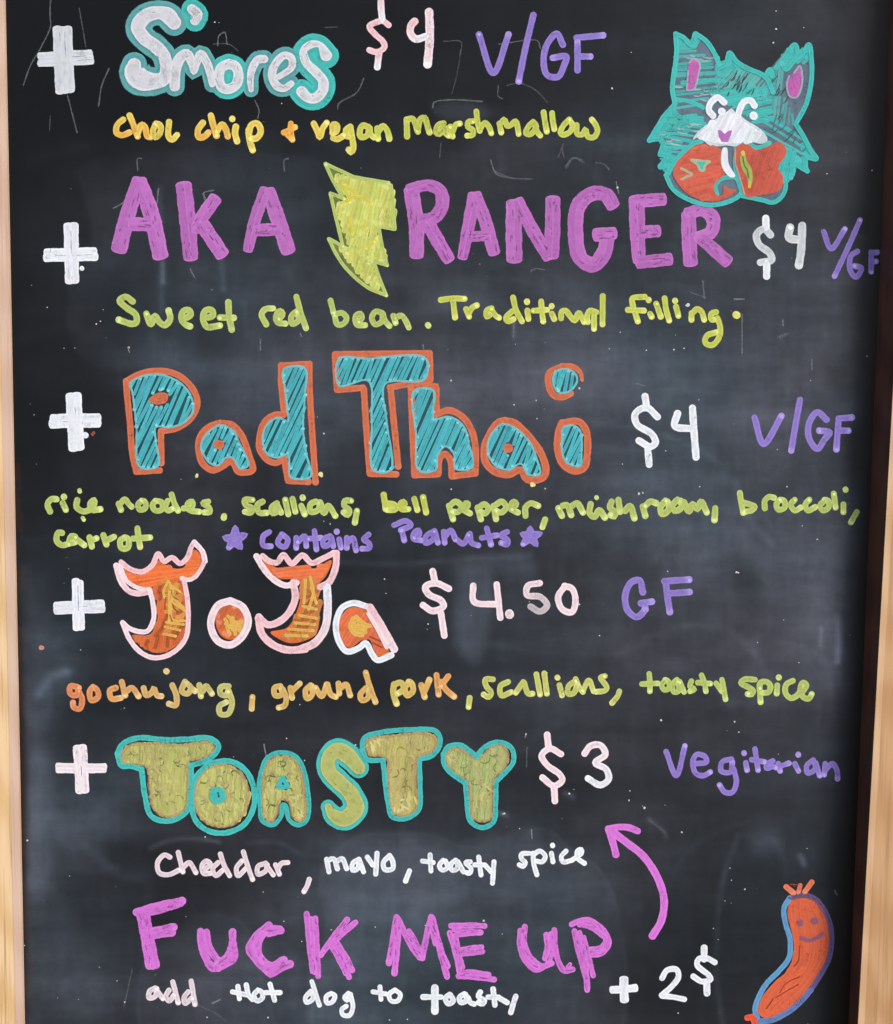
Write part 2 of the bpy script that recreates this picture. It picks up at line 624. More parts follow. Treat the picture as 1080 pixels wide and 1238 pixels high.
# ------------------------------------------------------------------ the board with its wiped-over chalk dust
def fractal(xs, ys, sc, seed, octv=4, sx=1.0, sy=1.0):
    rs = np.random.RandomState(seed)
    out = np.zeros_like(xs); amp = 1.0; tot = 0
    for o in range(octv):
        g = rs.rand(64, 64)
        fx = (xs / sc * sx * 2 ** o + 7 * o) % 63; fy = (ys / sc * sy * 2 ** o + 3 * o) % 63
        ix = fx.astype(int); iy = fy.astype(int); tx = fx - ix; ty = fy - iy
        tx = tx * tx * (3 - 2 * tx); ty = ty * ty * (3 - 2 * ty)
        a = g[iy, ix] * (1 - tx) + g[iy, ix + 1] * tx
        b = g[iy + 1, ix] * (1 - tx) + g[iy + 1, ix + 1] * tx
        out += amp * (a * (1 - ty) + b * ty); tot += amp; amp *= 0.55
    return out / tot


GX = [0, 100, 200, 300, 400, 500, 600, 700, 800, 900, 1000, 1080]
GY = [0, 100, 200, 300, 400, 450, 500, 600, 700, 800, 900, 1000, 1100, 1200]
GV = [  # grey level over the board, paler towards the right
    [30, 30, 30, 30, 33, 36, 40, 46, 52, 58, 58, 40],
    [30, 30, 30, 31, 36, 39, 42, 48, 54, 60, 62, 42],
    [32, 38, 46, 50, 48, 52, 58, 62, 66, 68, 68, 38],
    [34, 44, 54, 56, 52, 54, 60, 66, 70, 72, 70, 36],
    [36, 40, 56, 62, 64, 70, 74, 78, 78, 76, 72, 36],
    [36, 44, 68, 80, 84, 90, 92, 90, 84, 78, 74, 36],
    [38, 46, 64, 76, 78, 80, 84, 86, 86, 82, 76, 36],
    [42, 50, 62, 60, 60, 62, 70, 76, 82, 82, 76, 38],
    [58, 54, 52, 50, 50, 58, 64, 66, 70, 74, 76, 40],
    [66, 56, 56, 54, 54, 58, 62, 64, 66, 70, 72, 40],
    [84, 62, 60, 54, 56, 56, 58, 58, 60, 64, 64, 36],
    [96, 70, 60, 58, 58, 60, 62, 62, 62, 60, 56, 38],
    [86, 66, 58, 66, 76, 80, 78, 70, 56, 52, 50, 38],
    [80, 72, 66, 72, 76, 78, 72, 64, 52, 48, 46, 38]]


def seg_dist(X, Y, P):
    d = np.full(X.shape, 1e9)
    for a, b in zip(P[:-1], P[1:]):
        ax, ay = a[:2]; bx, by = b[:2]
        L2 = (bx - ax) ** 2 + (by - ay) ** 2 + 1e-9
        t = np.clip(((X - ax) * (bx - ax) + (Y - ay) * (by - ay)) / L2, 0, 1)
        d = np.minimum(d, np.hypot(X - ax - t * (bx - ax), Y - ay - t * (by - ay)))
    return d


def in_poly(X, Y, P):
    r = np.zeros(X.shape, bool)
    for i in range(len(P)):
        x1, y1 = P[i]; x2, y2 = P[i - 1]
        if y1 == y2: continue
        c = ((y1 > Y) != (y2 > Y)) & (X < (x2 - x1) * (Y - y1) / (y2 - y1) + x1)
        r ^= c
    return r


def sp(P, step=8):
    return spline([tuple(p) + (1,) for p in P], step=step)[:, :2]


def board():
    st = 3.0
    xs = np.arange(-6, 1116, st); ys = np.arange(-66, 1338, st)
    X, Y = np.meshgrid(xs, ys)
    wx = (fractal(X, Y, 90, 1) - .5) * 90; wy = (fractal(X, Y, 90, 2) - .5) * 90
    Xw, Yw = np.clip(X + wx, 0, 1080), np.clip(Y + wy, 0, 1200)
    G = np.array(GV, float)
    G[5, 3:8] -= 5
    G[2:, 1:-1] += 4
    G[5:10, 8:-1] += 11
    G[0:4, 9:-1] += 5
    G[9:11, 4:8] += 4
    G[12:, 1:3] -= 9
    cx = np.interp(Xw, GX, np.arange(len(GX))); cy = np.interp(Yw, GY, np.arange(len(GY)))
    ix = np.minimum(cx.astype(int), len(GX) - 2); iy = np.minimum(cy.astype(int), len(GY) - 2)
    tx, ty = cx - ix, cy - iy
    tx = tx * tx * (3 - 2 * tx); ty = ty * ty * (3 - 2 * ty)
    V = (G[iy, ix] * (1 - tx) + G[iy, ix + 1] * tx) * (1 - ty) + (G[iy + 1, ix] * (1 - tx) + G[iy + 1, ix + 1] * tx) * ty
    V = np.maximum(V - 26, 0)                    # grey amount in display units over the bare board
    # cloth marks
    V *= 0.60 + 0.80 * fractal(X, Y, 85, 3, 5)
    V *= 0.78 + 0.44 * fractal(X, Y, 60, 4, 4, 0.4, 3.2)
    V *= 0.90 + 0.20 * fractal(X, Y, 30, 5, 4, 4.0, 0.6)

    def wipe(P, amp, feather, line=0.0, lw=2.0, streak=(1, 1), seed=9):
        nonlocal V
        P = sp(P + [P[0]])
        ins = in_poly(X, Y, [tuple(p) for p in P])
        d = seg_dist(X, Y, P)
        m = np.where(ins, np.clip(0.5 + d / feather * .5, 0, 1), np.clip(.5 - d / feather * .5, 0, 1))
        m = m * m * (3 - 2 * m)
        V = V + amp * m * (0.35 + 1.3 * fractal(X, Y, 60, seed, 5, *streak))
        if line: V = V + line * np.exp(-(d / lw) ** 2) * fractal(X, Y, 40, seed + 1, 3)

    def streak(P, amp, wd, seed=11):
        nonlocal V
        d = seg_dist(X, Y, sp(P))
        V = V + amp * np.exp(-(d / wd) ** 2) * (0.2 + 1.6 * fractal(X, Y, 22, seed, 4))

    wipe([(95, 205), (120, 192), (330, 188), (400, 205), (440, 250), (470, 420), (100, 430), (90, 330), (115, 300), (105, 240)], 9, 10, 7, 3, seed=21)
    wipe([(145, 432), (560, 420), (905, 428), (905, 470), (780, 500), (150, 480)], 10, 26, 0, 3, (1, 4), seed=23)
    wipe([(395, 1110), (388, 1060), (408, 1028), (432, 1012), (480, 1007), (530, 1012), (558, 1024), (590, 1019), (640, 1002), (666, 1005), (690, 1028), (725, 1052), (748, 1110), (740, 1260), (390, 1260)], 9, 6, 16, 2.2, seed=25)
    wipe([(552, 680), (590, 682), (588, 770), (572, 802), (553, 778)], 30, 12, 0, 2, (3, .6), seed=27)
    wipe([(590, 672), (640, 672), (648, 692), (600, 694)], 20, 12, 0, 2, seed=29)
    wipe([(600, 780), (680, 770), (730, 740), (700, 690), (740, 690), (760, 780), (680, 790)], 9, 18, 6, 2, seed=31)
    wipe([(893, 640), (915, 650), (930, 700), (935, 720), (915, 700), (895, 670)], 26, 16, 0, 2, (3, 1), seed=33)
    wipe([(955, 720), (1010, 700), (1026, 760), (1020, 840), (1000, 850), (960, 790)], 20, 26, 0, 2, (3, .5), seed=35)
    wipe([(380, 1010), (530, 1040), (520, 1110), (400, 1100)], 16, 40, 0, 2, seed=37)
    wipe([(240, 1108), (275, 1108), (300, 1125), (316, 1185), (328, 1260), (180, 1260), (180, 1150)], 10, 12, 14, 2.5, seed=39)
    wipe([(30, 900), (55, 905), (60, 960), (55, 1075), (32, 1080)], 26, 16, 0, 2, (2, .6), seed=41)
    wipe([(34, 700), (90, 800), (80, 850), (50, 890), (34, 880)], 18, 24, 0, 2, seed=43)
    wipe([(70, 930), (180, 940), (170, 970), (80, 1000)], 18, 40, 0, 2, (1, 2), seed=45)
    wipe([(905, 1010), (935, 1005), (945, 1020), (915, 1028)], 24, 14, 0, 2, seed=47)
    wipe([(500, 355), (560, 345), (600, 355), (590, 375), (520, 375)], 22, 20, 0, 2, seed=49)
    wipe([(660, 350), (740, 345), (760, 370), (690, 385)], 14, 22, 0, 2, seed=51)
    wipe([(522, 130), (545, 122), (575, 126), (592, 138), (570, 150), (530, 140)], 20, 8, 0, 2, seed=53)
    wipe([(40, 1060), (90, 1120), (130, 1200), (110, 1240), (60, 1200)], 14, 30, 0, 2, seed=55)
    streak([(893, 1010), (875, 1060), (867, 1120), (866, 1180), (874, 1240)], 16, 4)
    streak([(935, 1015), (948, 1040), (950, 1060)], 8, 4)
    streak([(748, 792), (790, 768), (835, 757), (880, 762), (912, 790), (935, 830)], 11, 6)
    streak([(182, 1026), (205, 1016), (240, 1014), (265, 1018)], 26, 3)
    streak([(300, 1020), (335, 1018), (360, 1030)], 14, 3)
    streak([(1013, 745), (1014, 775), (1013, 800)], 45, 4)
    streak([(993, 760), (992, 780)], 26, 3)
    streak([(410, 680), (480, 682), (560, 676), (640, 672)], 16, 4)
    streak([(240, 575), (215, 590), (205, 610)], 6, 4)
    streak([(100, 1020), (150, 1060), (170, 1060)], 14, 7)
    streak([(48, 838), (58, 822), (80, 812)], 30, 7)
    streak([(890, 585), (905, 625), (935, 660)], 14, 5)
    streak([(720, 512), (780, 520), (840, 540), (870, 560)], 10, 4)
    streak([(785, 990), (800, 1002), (806, 1012)], 26, 3)
    streak([(193, 228), (196, 300), (195, 345), (196, 375)], 20, 4)
    streak([(197, 318), (197, 340)], 40, 3); streak([(268, 315), (270, 350)], 26, 4); streak([(621, 390), (622, 408)], 24, 3)
    streak([(684, 959), (692, 962)], 60, 4); streak([(606, 983), (612, 985)], 50, 3); streak([(968, 1035), (972, 1045)], 35, 4); streak([(1010, 1077), (1013, 1082)], 20, 3)
    streak([(630, 100), (790, 60)], 0, 9)
    for k in range(70):                          # short vertical drips and rubs
        x = random.uniform(120, 1010); y = random.uniform(150, 1200); L_ = random.uniform(10, 60)
        streak([(x, y), (x + random.uniform(-4, 4), y + L_)], random.uniform(2, 8), random.uniform(2, 7), seed=60 + k)
    for k in range(46):                          # arcs left by the cloth
        x, y = random.uniform(60, 1000), random.uniform(200, 1230); rr = random.uniform(40, 160); a0 = random.uniform(3.3, 5.2)
        P = [(x + rr * math.cos(a0 + t * .25), y + rr * .6 * math.sin(a0 + t * .25)) for t in range(5)]
        w_ = random.uniform(3, 14)
        streak(P, random.uniform(3, 7) * (1.2 if w_ < 7 else .8), w_, seed=200 + k)
    # dark rubbed-clean gaps
    for (x, y, rx, ry, a) in [(320, 620, 30, 120, .4), (165, 540, 26, 60, .3), (905, 690, 25, 50, .35), (470, 830, 120, 40, .35), (60, 560, 60, 120, .4), (800, 1180, 130, 90, .35),
                              (130, 470, 60, 40, .3), (700, 950, 250, 40, .3), (450, 440, 20, 60, .2), (880, 540, 80, 30, .0), (560, 1220, 60, 60, .3), (250, 1080, 90, 50, .35), (130, 850, 60, 20, .4)]:
        V *= 1 - a * np.exp(-((X - x) / rx) ** 2 - ((Y - y) / ry) ** 2)
    # right edge: dust thins out and the frame's dark reflection is painted in
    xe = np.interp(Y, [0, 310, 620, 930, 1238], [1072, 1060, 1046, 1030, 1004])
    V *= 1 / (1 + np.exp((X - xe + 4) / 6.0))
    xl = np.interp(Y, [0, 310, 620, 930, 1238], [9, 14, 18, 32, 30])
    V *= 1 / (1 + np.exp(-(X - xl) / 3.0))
    brown = 1 / (1 + np.exp(-(X - xe - 4) / 7.0))  # brown of the reflected frame painted along the right
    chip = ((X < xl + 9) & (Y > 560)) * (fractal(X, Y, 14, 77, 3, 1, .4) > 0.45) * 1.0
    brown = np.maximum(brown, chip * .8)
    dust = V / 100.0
    H, W_ = X.shape
    uvp = plane(np.c_[X.ravel(), Y.ravel()])
    idx = np.arange(H * W_).reshape(H, W_)
    q = np.c_[idx[:-1, :-1].ravel(), idx[1:, :-1].ravel(), idx[1:, 1:].ravel(), idx[:-1, 1:].ravel()]
    me = bpy.data.meshes.new('board_panel')
    n = H * W_
    # a rim going back gives the panel its thickness
    per = np.concatenate([idx[0, :], idx[1:, -1], idx[-1, -2::-1], idx[-2:0:-1, 0]])
    co = np.zeros((n + len(per), 3)); co[:n, 0] = uvp[:, 0]; co[:n, 2] = uvp[:, 1]
    co[n:] = co[per]; co[n:, 1] = 0.009
    m_ = len(per)
    a = per; b = np.roll(per, -1)
    rim = np.c_[a, b, n + (np.arange(m_) + 1) % m_, n + np.arange(m_)]
    faces = np.vstack([q, rim])
    me.vertices.add(len(co)); me.vertices.foreach_set('co', co.ravel())
    me.loops.add(faces.size + m_); me.loops.foreach_set('vertex_index', np.concatenate([faces.ravel(), n + np.arange(m_)[::-1]]).astype(np.int32))
    me.polygons.add(len(faces) + 1)
    me.polygons.foreach_set('loop_start', np.append(np.arange(len(faces)) * 4, faces.size).astype(np.int32))
    me.polygons.foreach_set('loop_total', np.append(np.full(len(faces), 4), m_).astype(np.int32))
    me.update(calc_edges=True); me.validate()
    ca = me.color_attributes.new('dust', 'FLOAT_COLOR', 'POINT')
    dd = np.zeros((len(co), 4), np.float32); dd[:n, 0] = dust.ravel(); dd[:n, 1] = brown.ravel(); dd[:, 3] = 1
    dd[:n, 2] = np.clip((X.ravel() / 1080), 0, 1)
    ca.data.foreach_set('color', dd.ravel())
    m, nt, bs, out = new_mat('blackboard_paint')
    N = NB(nt); Lk = nt.links
    at = node(nt, 'ShaderNodeAttribute', attribute_name='dust')
    sp3 = node(nt, 'ShaderNodeSeparateColor'); Lk.new(at.outputs['Color'], sp3.inputs[0])
    tc = node(nt, 'ShaderNodeTexCoord')
    ob = tc.outputs['Object']
    f1 = N.noise(ob, 90, 5, 0.65)
    f2 = N.noise(ob, 700, 3, 0.7)
    f3 = N.noise(N.map(ob, (40, 40, 260)), 1, 4, 0.6)
    f4 = N.noise(N.map(ob, (300, 300, 30)), 1, 4, 0.6)
    md = N.m('ADD', 0.55, N.m('ADD', N.m('MULTIPLY', f1, 0.4), N.m('ADD', N.m('MULTIPLY', f3, 0.16), N.m('ADD', N.m('MULTIPLY', f4, .08), N.m('MULTIPLY', f2, 0.12)))))
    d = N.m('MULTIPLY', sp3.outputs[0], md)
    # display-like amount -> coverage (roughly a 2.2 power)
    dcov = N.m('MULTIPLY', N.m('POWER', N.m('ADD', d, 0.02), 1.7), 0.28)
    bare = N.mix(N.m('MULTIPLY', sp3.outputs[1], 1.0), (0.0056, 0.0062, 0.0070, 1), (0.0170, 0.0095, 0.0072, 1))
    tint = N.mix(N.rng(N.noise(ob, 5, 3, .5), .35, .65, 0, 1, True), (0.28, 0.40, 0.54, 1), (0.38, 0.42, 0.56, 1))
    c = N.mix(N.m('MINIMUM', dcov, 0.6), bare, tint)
    # microscopic pinholes of dust on bare paint
    pin = N.rng(N.noise(ob, 1500, 2, .6), 0.70, 0.80, 0, 0.02, True)
    c = N.mix(pin, c, (0.35, 0.36, 0.4, 1))
    Lk.new(c, bs.inputs['Base Color'])
    Lk.new(N.m('ADD', 0.34, N.m('MULTIPLY', d, 0.5)), bs.inputs['Roughness'])
    bs.inputs['Specular IOR Level'].default_value = 0.16
    bp = node(nt, 'ShaderNodeBump'); bp.inputs['Strength'].default_value = 0.12; bp.inputs['Distance'].default_value = 0.0003
    Lk.new(N.m('ADD', f2, f1), bp.inputs['Height']); Lk.new(bp.outputs[0], bs.inputs['Normal'])
    me.materials.append(m)
    me.polygons.foreach_set('use_smooth', [False] * len(me.polygons))
    link('board_panel', me, None, 'black writing panel hazed with wiped chalk dust')


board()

# pavement the sign stands on (below the picture)
m, nt, bs, out = new_mat('pavement_concrete')
N = NB(nt)
tc = node(nt, 'ShaderNodeTexCoord')
nt.links.new(N.mix(N.noise(tc.outputs['Object'], 6, 8, .7), (0.16, 0.155, 0.145, 1), (0.28, 0.27, 0.25, 1)), bs.inputs['Base Color'])
bs.inputs['Roughness'].default_value = 0.85
me = bpy.data.meshes.new('pavement')
me.from_pydata([(-60, -60, 0), (60, -60, 0), (60, 60, 0), (-60, 60, 0)], [], [(0, 1, 2, 3)]); me.update()
me.materials.append(m)
pv = bpy.data.objects.new('pavement', me); scene.collection.objects.link(pv); pv['kind'] = 'structure'
pv.location.z = (ROOT @ Vector((0, 0, BOTZ - 0.05))).z - 0.002


# ================================================================== the writing
def letter(name, label=None):
    return Ink()


def plus(x, y, s, v, h, vw, hw, c, label, n=2):
    """hand-drawn plus: each arm of overlapping marker passes"""
    T(x, y, s)
    ink = Ink()
    for (seg, w_) in ((h, hw), (v, vw)):
        P = pts(seg, w_)
        a, b = np.array(P[0][:2]), np.array(P[-1][:2]); W_ = P[0][2]
        d = (b - a) / np.hypot(*(b - a)); nn = np.array([-d[1], d[0]])
        a = a + d * W_ * .25; b = b - d * W_ * .25
        for k in range(n):
            o = ((k + .5) / n - .5) * W_ * .8
            e = [random.uniform(-1.2, 1.2) for _ in range(4)]
            ww = W_ / n * 1.45
            ink.stroke([tuple(a + nn * (o + e[0] * .4) + d * e[1]) + (ww,), tuple((a + b) / 2 + nn * (o + e[2] * .5)) + (ww * .95,),
                        tuple(b + nn * (o + e[3] * .4) + d * e[2]) + (ww,)], jit(c, .05), pool=.2, cap=.7)
            if k:
                s0, s1 = sorted((random.random(), random.random())); o2 = o - W_ * .4 / n + random.uniform(-.8, .8)
                ink.stroke([tuple(a + (b - a) * s0 + nn * o2) + (.5,), tuple(a + (b - a) * (s0 + s1) / 2 + nn * (o2 + random.uniform(-.8, .8))) + (.9,), tuple(a + (b - a) * s1 + nn * o2) + (.4,)], (.28, .31, .36, .7), rough=.5)
    return ink.build('plus_sign', None, label)


plus(0, 0, 3, '225,88 238,345', '135,217 345,207', 68, 52, col(222, 230, 238), 'thick white plus sign before the top bubble-lettered item', 3)
plus(0, 180, 3, '258,268 262,490', '160,385 355,382', 46, 42, WHITE, 'white plus sign before the first purple item')
plus(0, 400, 3, '268,225 278,435', '180,328 370,325', 50, 46, WHITE, 'white plus sign before the orange and teal item')
plus(0, 640, 3, '282,180 286,368', '195,286 382,278', 38, 42, WHITE, 'white plus sign before the flame-coloured item')
plus(0, 860, 3, '290,122 300,300', '202,206 386,206', 44, 32, col(242, 234, 242, k=1.0), 'white plus sign before the green and teal item')
T(0, 180, 3); i_ = Ink(); strokes(i_, '297,433', 16, WHITE); i_.build('paint_dot')
T(0, 400, 3); i_ = Ink(); strokes(i_, '310,378', 20, WHITE); strokes(i_, '336,375 340,370', 10, CORAL[:3] + (.6,)); i_.build('paint_dot')


def bubble(label, tile, groups, add, cin, cout, name='letter'):
    """bubble letter: wide outline colour below, fill colour on top"""
    T(*tile)
    under = Ink(0.0002)
    for g in groups.split('/'):
        P = [(x, y, w_ + add / tile[2]) for x, y, w_ in pts(g, 40)]
        under.stroke(P, jit(cout, .05), rough=.03)
    o = under.build(name, None, label)
    top = Ink(0.0012)
    for g in groups.split('/'):
        P = pts(g, 40)
        top.stroke(P, jit(cin, .03), rough=.04)
        # a few passes of the fill marker leave faint seams
        scratches(top, P, cin, 7, .5, .55, .5, .4); scratches(top, P, cin, 5, .88, .28, 2.6, .35)
    top.build('letter_fill', o)
    return o


SA, SB = (130, 0, 6.75), (270, 30, 6.75)
bubble('bubble letter S in white with teal outline', SA, '545,185,115 490,125,125 420,105,105 320,130,115 250,220,115 300,310,105 400,385,105 465,460,100 480,560,95 460,640,110 360,665,140 260,640,180 215,570,150 220,530,110', 92, col(226, 229, 238), STEEL)
bubble('teal outlined white apostrophe', SA, '690,75,75 735,120,85 715,170,75', 92, col(226, 229, 238), TEAL)
bubble('bubble letter m in white with teal outline', SA, '550,705,85 552,600,85 590,480,85 650,440,78 692,530,60 706,590,45 735,500,60 762,440,66 815,520,66 845,620,62 855,690,45', 76, col(226, 229, 238), STEEL)
bubble('bubble letter o in white with teal outline', SB, '45,320,80 -15,350,80 -35,430,80 -10,510,80 45,525,80 105,490,80 125,410,80 100,340,80 45,320,80', 80, col(226, 229, 238), TEAL)
bubble('bubble letter r in white with teal outline', SB, '228,530,40 222,440,55 240,350,62 285,285,66 335,280,62', 76, col(226, 229, 238), STEEL)
bubble('bubble letter e in white with teal outline', SB, '455,425,45 560,345,55 555,270,60 500,250,60 420,330,66 400,420,66 440,500,66 500,520,56 555,480,50', 78, col(226, 229, 238), STEEL)
bubble('last bubble letter s in white with teal outline', SB, '840,250,95 790,165,50 720,160,60 655,215,60 680,310,72 760,390,75 815,460,80 810,540,85 750,600,80 690,595,80 640,545,85', 108, col(226, 229, 238), TEAL)

# --- prices and diet notes
T(430, 0, 6.75)
i_ = Ink(); strokes(i_, '270,205 225,172 160,185 112,215 160,280 220,335 238,380 210,410 165,425 112,408', 46, PINK, pool=.2)
strokes(i_, '205,-40 210,80 218,160 / 192,425 178,548', 52, PINK, WHITE, pool=.3)
strokes(i_, '482,175 455,205 448,270 490,318 570,300', 58, PINK, WHITE); strokes(i_, '600,98 606,300 588,525', 66, PINKW, pool=.5)
i_.build('price_text', None, 'pinkish white price $4 at the top')
T(360, 0, 3)
word('lavender note V/GF at the top', 22, '658,125 710,265 765,125; 855,55 825,180 802,295; 962,162 940,122 905,160 892,220 905,272 945,278 967,235 975,205 925,210; 1015,255 1015,150 / 1012,137 1108,128 / 1020,205 1062,205', LAV, 'diet_note')
T(120, 130, 5.143)
word('word choc in amber yellow', 36, '150,75 115,105 108,155 140,172 190,155; 190,50 215,110 240,180 / 240,160 265,105 285,120 300,180 320,185; 350,105 335,150 350,185 378,160 380,110 355,100; 435,90 432,180 455,200 485,170', GOLD, cg=AMBER)
word('word chip in amber yellow', 38, '645,95 615,140 620,185 655,180 680,155; 695,50 710,110 730,175 / 730,150 765,105 790,140 800,180; 850,120 845,160 858,210 / 828,70 828,72; 930,140 935,200 955,265 / 930,160 950,105 985,100 1005,150 980,190 940,195', GOLD, cg=AMBER)
T(330, 130, 5.143)
word('small orange plus sign between two words', 34, '68,155 105,140 138,122 / 112,100 112,150 122,200 / 88,165 118,195', AMBER[:3] + (1,), 'plus_sign')
word('word vegan in yellow turning green', 36, '255,100 278,150 292,185 310,130 335,95; 372,150 375,105 400,110 395,150 372,158 / 375,190 400,197 445,172; 480,120 455,140 462,180 490,175 / 482,120 496,200 500,260 485,280 472,262; 590,120 560,110 540,150 550,185 590,170 600,120 610,170 630,185; 650,130 655,195 / 655,150 685,115 710,140 725,195', GOLD, c2=LIME)
word('word marshmallow in lime yellow, set wide', 36, '835,180 832,75 / 832,75 870,70 890,110 902,150 / 900,145 920,70 945,65 960,110 975,155; 1062,98 1030,110 1015,155 1035,165 1072,125 1075,160 1095,175', LIME)
T(530, 130, 5.143)
word('rest of the word marshmallow in lime', 34, '75,120 90,180 / 90,150 110,105 135,100; 215,85 185,90 185,120 215,140 215,170 180,175; 237,25 245,90 258,145 / 262,130 290,95 315,120 330,160; 380,100 392,155 / 395,90 410,75 430,115 450,110 480,85 492,115 500,165; 590,90 560,120 545,160 575,165 610,120 600,100 615,150 635,175; 655,30 665,95 675,150; 708,35 712,80 722,135; 815,75 780,110 760,155 775,170 820,150 835,110 820,85; 860,110 865,165 900,165 915,135 930,180 965,185 990,150 980,110 955,75', LIME)


# --- two big purple words
def big(label, tile, groups, c, a=.93, name='letter'):
    T(*tile)
    ink = Ink()
    for g in groups.split('/'):
        P = pts(g, 50)
        # a broad flat tip: two or three passes per limb
        ink.stroke(P, jit(c, .04)[:3] + (a,), rough=.05, cap=.62)
        for k in (-1, 1):
            q = []
            for i, (x, y, w_) in enumerate(P):
                j = min(len(P) - 1, i + 1); j0 = max(0, i - 1)
                d = np.array(P[j][:2]) - np.array(P[j0][:2]); d /= max(1e-6, np.hypot(*d))
                q.append((x - d[1] * w_ * .22 * k, y + d[0] * w_ * .22 * k, w_ * .55))
            if random.random() < .6: ink.stroke(q, jit(c, .09)[:3] + (.6,), rough=.12, cap=.6)
    for g in groups.split('/'):
        P = pts(g, 50); scratches(ink, P, c, 7, .4, .6, .6); scratches(ink, P, c, 3, 1.25, .5, 1.6)
    return ink.build(name, None, label)


g1, g2, g3 = (0, 180, 3), (360, 180, 3), (720, 180, 3)
big('purple capital A with a streaky leg, far left', g1, '505,118,52 462,245,55 433,362,58 / 508,120,52 550,240,58 582,385,56 / 480,272,48 545,275,48', PURPLE)
big('purple capital K', g1, '667,135,56 680,250,58 692,392,52 / 780,182,48 745,230,48 705,290,48 / 735,275,52 805,380,52', PURPLE)
big('purple capital A before the lightning bolt', g1, '962,150,40 925,260,42 900,365,36 / 975,155,48 1010,260,54 1045,368,54 / 925,295,44 1010,292,44', PURPLE)
big('purple capital R after the lightning bolt', g2, '412,150,54 430,270,54 432,385,50 / 405,148,42 470,132,40 515,150,44 525,200,48 500,245,46 450,262,44 / 475,275,50 515,345,48 548,400,44', PURPLE)
big('second purple letter of ranger, capital A', g2, '640,170,44 620,280,44 598,392,36 / 645,170,44 680,260,46 712,375,44 / 620,318,36 690,316,36', PURPLE)
big('purple capital N', g2, '785,200,56 784,300,58 786,398,56 / 800,190,40 850,290,46 910,390,46 / 926,185,52 925,290,54 920,385,54', PURPLE)
big('purple capital G', (0, 0, 1), '741,248,17 733,236,17 717,234,17 700,248,18 696,280,18 702,312,18 718,320,18 731,304,18 734,288,17 / 721,284,16 742,282,15', PURPLE)
big('purple capital E below the cat', g3, '150,185,56 152,290,54 158,405,46 / 150,190,46 245,183,46 / 160,302,44 225,298,44 / 158,412,44 268,400,44', PURPLE)
big('purple capital R ending the word', g3, '338,240,52 340,330,52 345,412,50 / 335,235,44 385,222,44 425,250,50 420,300,46 370,322,42 / 385,325,44 430,365,46 478,408,46', PURPLE)

T(380, 190, 6.88)
BOLT = pts('100,60 330,170 560,205 635,225 660,590 535,565 570,750 610,895 490,865 535,1000 600,1150 440,1075 280,920 190,790 120,680 240,750 260,740 190,500 140,310 240,340 170,200', 1)
b_ = Ink()
b_.poly(BOLT, col(128, 146, 84, .82), smooth=False)
inner = pts('185,160 330,190 560,220 625,240 650,580 520,560 540,700 600,880 470,840 500,960 560,1110 420,1010 270,830 190,720 300,770 270,640 200,400 300,380', 1)
hatch(b_, inner, 78, 4.4, 7.0, col(208, 216, 112), jitter=.35, maxlen=26, inset=.1, pool=.25)
strokes(b_, '! 240,210 300,380 / ! 350,300 250,230 / 230,380 300,340 400,330 480,390 / 380,580 440,590 / 500,700 430,760 / 300,500 320,640', 22, col(222, 212, 84), pool=.4)
strokes(b_, '! 95,55 330,165 620,215 / ! 640,235 672,600 540,575 / 538,580 565,740 608,900 / ! 608,900 480,860 / 500,880 540,1000 600,1150 / 600,1150 440,1080 270,930 180,800 122,680 / 125,680 200,720 260,760 / 240,740 180,500 135,305 / 135,300 250,345 / 235,330 160,200 95,60', 27, col(190, 208, 118), pool=.4)
strokes(b_, '590,245,30 610,260 / 570,450,22 550,500 / 490,540,26 500,545 / 270,800,30 280,805 / 490,750,30 495,755 / 460,1000,26 455,1010 / 240,460,24 250,455', 22, col(226, 232, 150))
b_.build('lightning_bolt', None, 'lime yellow lightning bolt with doubled outline')

T(720, 180, 3)
i_ = Ink(); strokes(i_, '635,312 612,290 585,310 592,345 632,378 640,402 598,412', 25, col(214, 222, 228), pool=.3); strokes(i_, '618,252 619,285 / 621,415 621,462', 25, WHITE)
strokes(i_, '706,285 702,322 740,330 / 750,278 746,370 738,422', 28, col(214, 222, 228), pool=.4); i_.build('price_text', None, 'greyish white price $4 beside the purple words')
word('lavender note V/GF running into the right edge', 19, '828,300 855,362 905,290; 960,258 915,360 867,462; 950,372 927,388 924,440 945,465 965,432 940,425; 1000,375 1000,446 / 1000,378 1022,375 / 1000,410 1018,408', LAV, 'diet_note', alpha=.85)

# --- sweet red bean
T(130, 345, 5.4)
word('word sweet in pale green', 40, '165,105 120,75 80,100 130,150 185,190 190,240 165,252 75,225; 255,185 285,255 310,200 340,240 375,260 410,220 400,165; 520,210 545,190 530,160 495,170 485,220 510,255 540,268; 660,210 690,195 680,160 640,165 625,220 650,270 735,262; 790,110 795,200 812,290 / 735,210 825,212', GREEN)
T(310, 345, 5.4)
word('word red in pale green', 38, '65,255 35,190 60,155 110,150; 150,220 172,185 155,165 130,200 140,242 190,250; 265,170 230,200 235,250 275,230 270,180 / 262,75 290,180 325,280', GREEN)
word('word bean with a full stop, pale green', 36, '485,100 505,180 / 510,190 560,180 590,215 570,250 530,255 512,195; 670,235 690,215 680,185 650,200 655,255 710,260; 820,180 780,170 755,210 775,255 820,235 825,180 840,230 870,265; 895,200 910,245 / 910,215 945,195 975,230 995,275; 1120,258 1124,264', GREEN)
T(510, 345, 5.4)
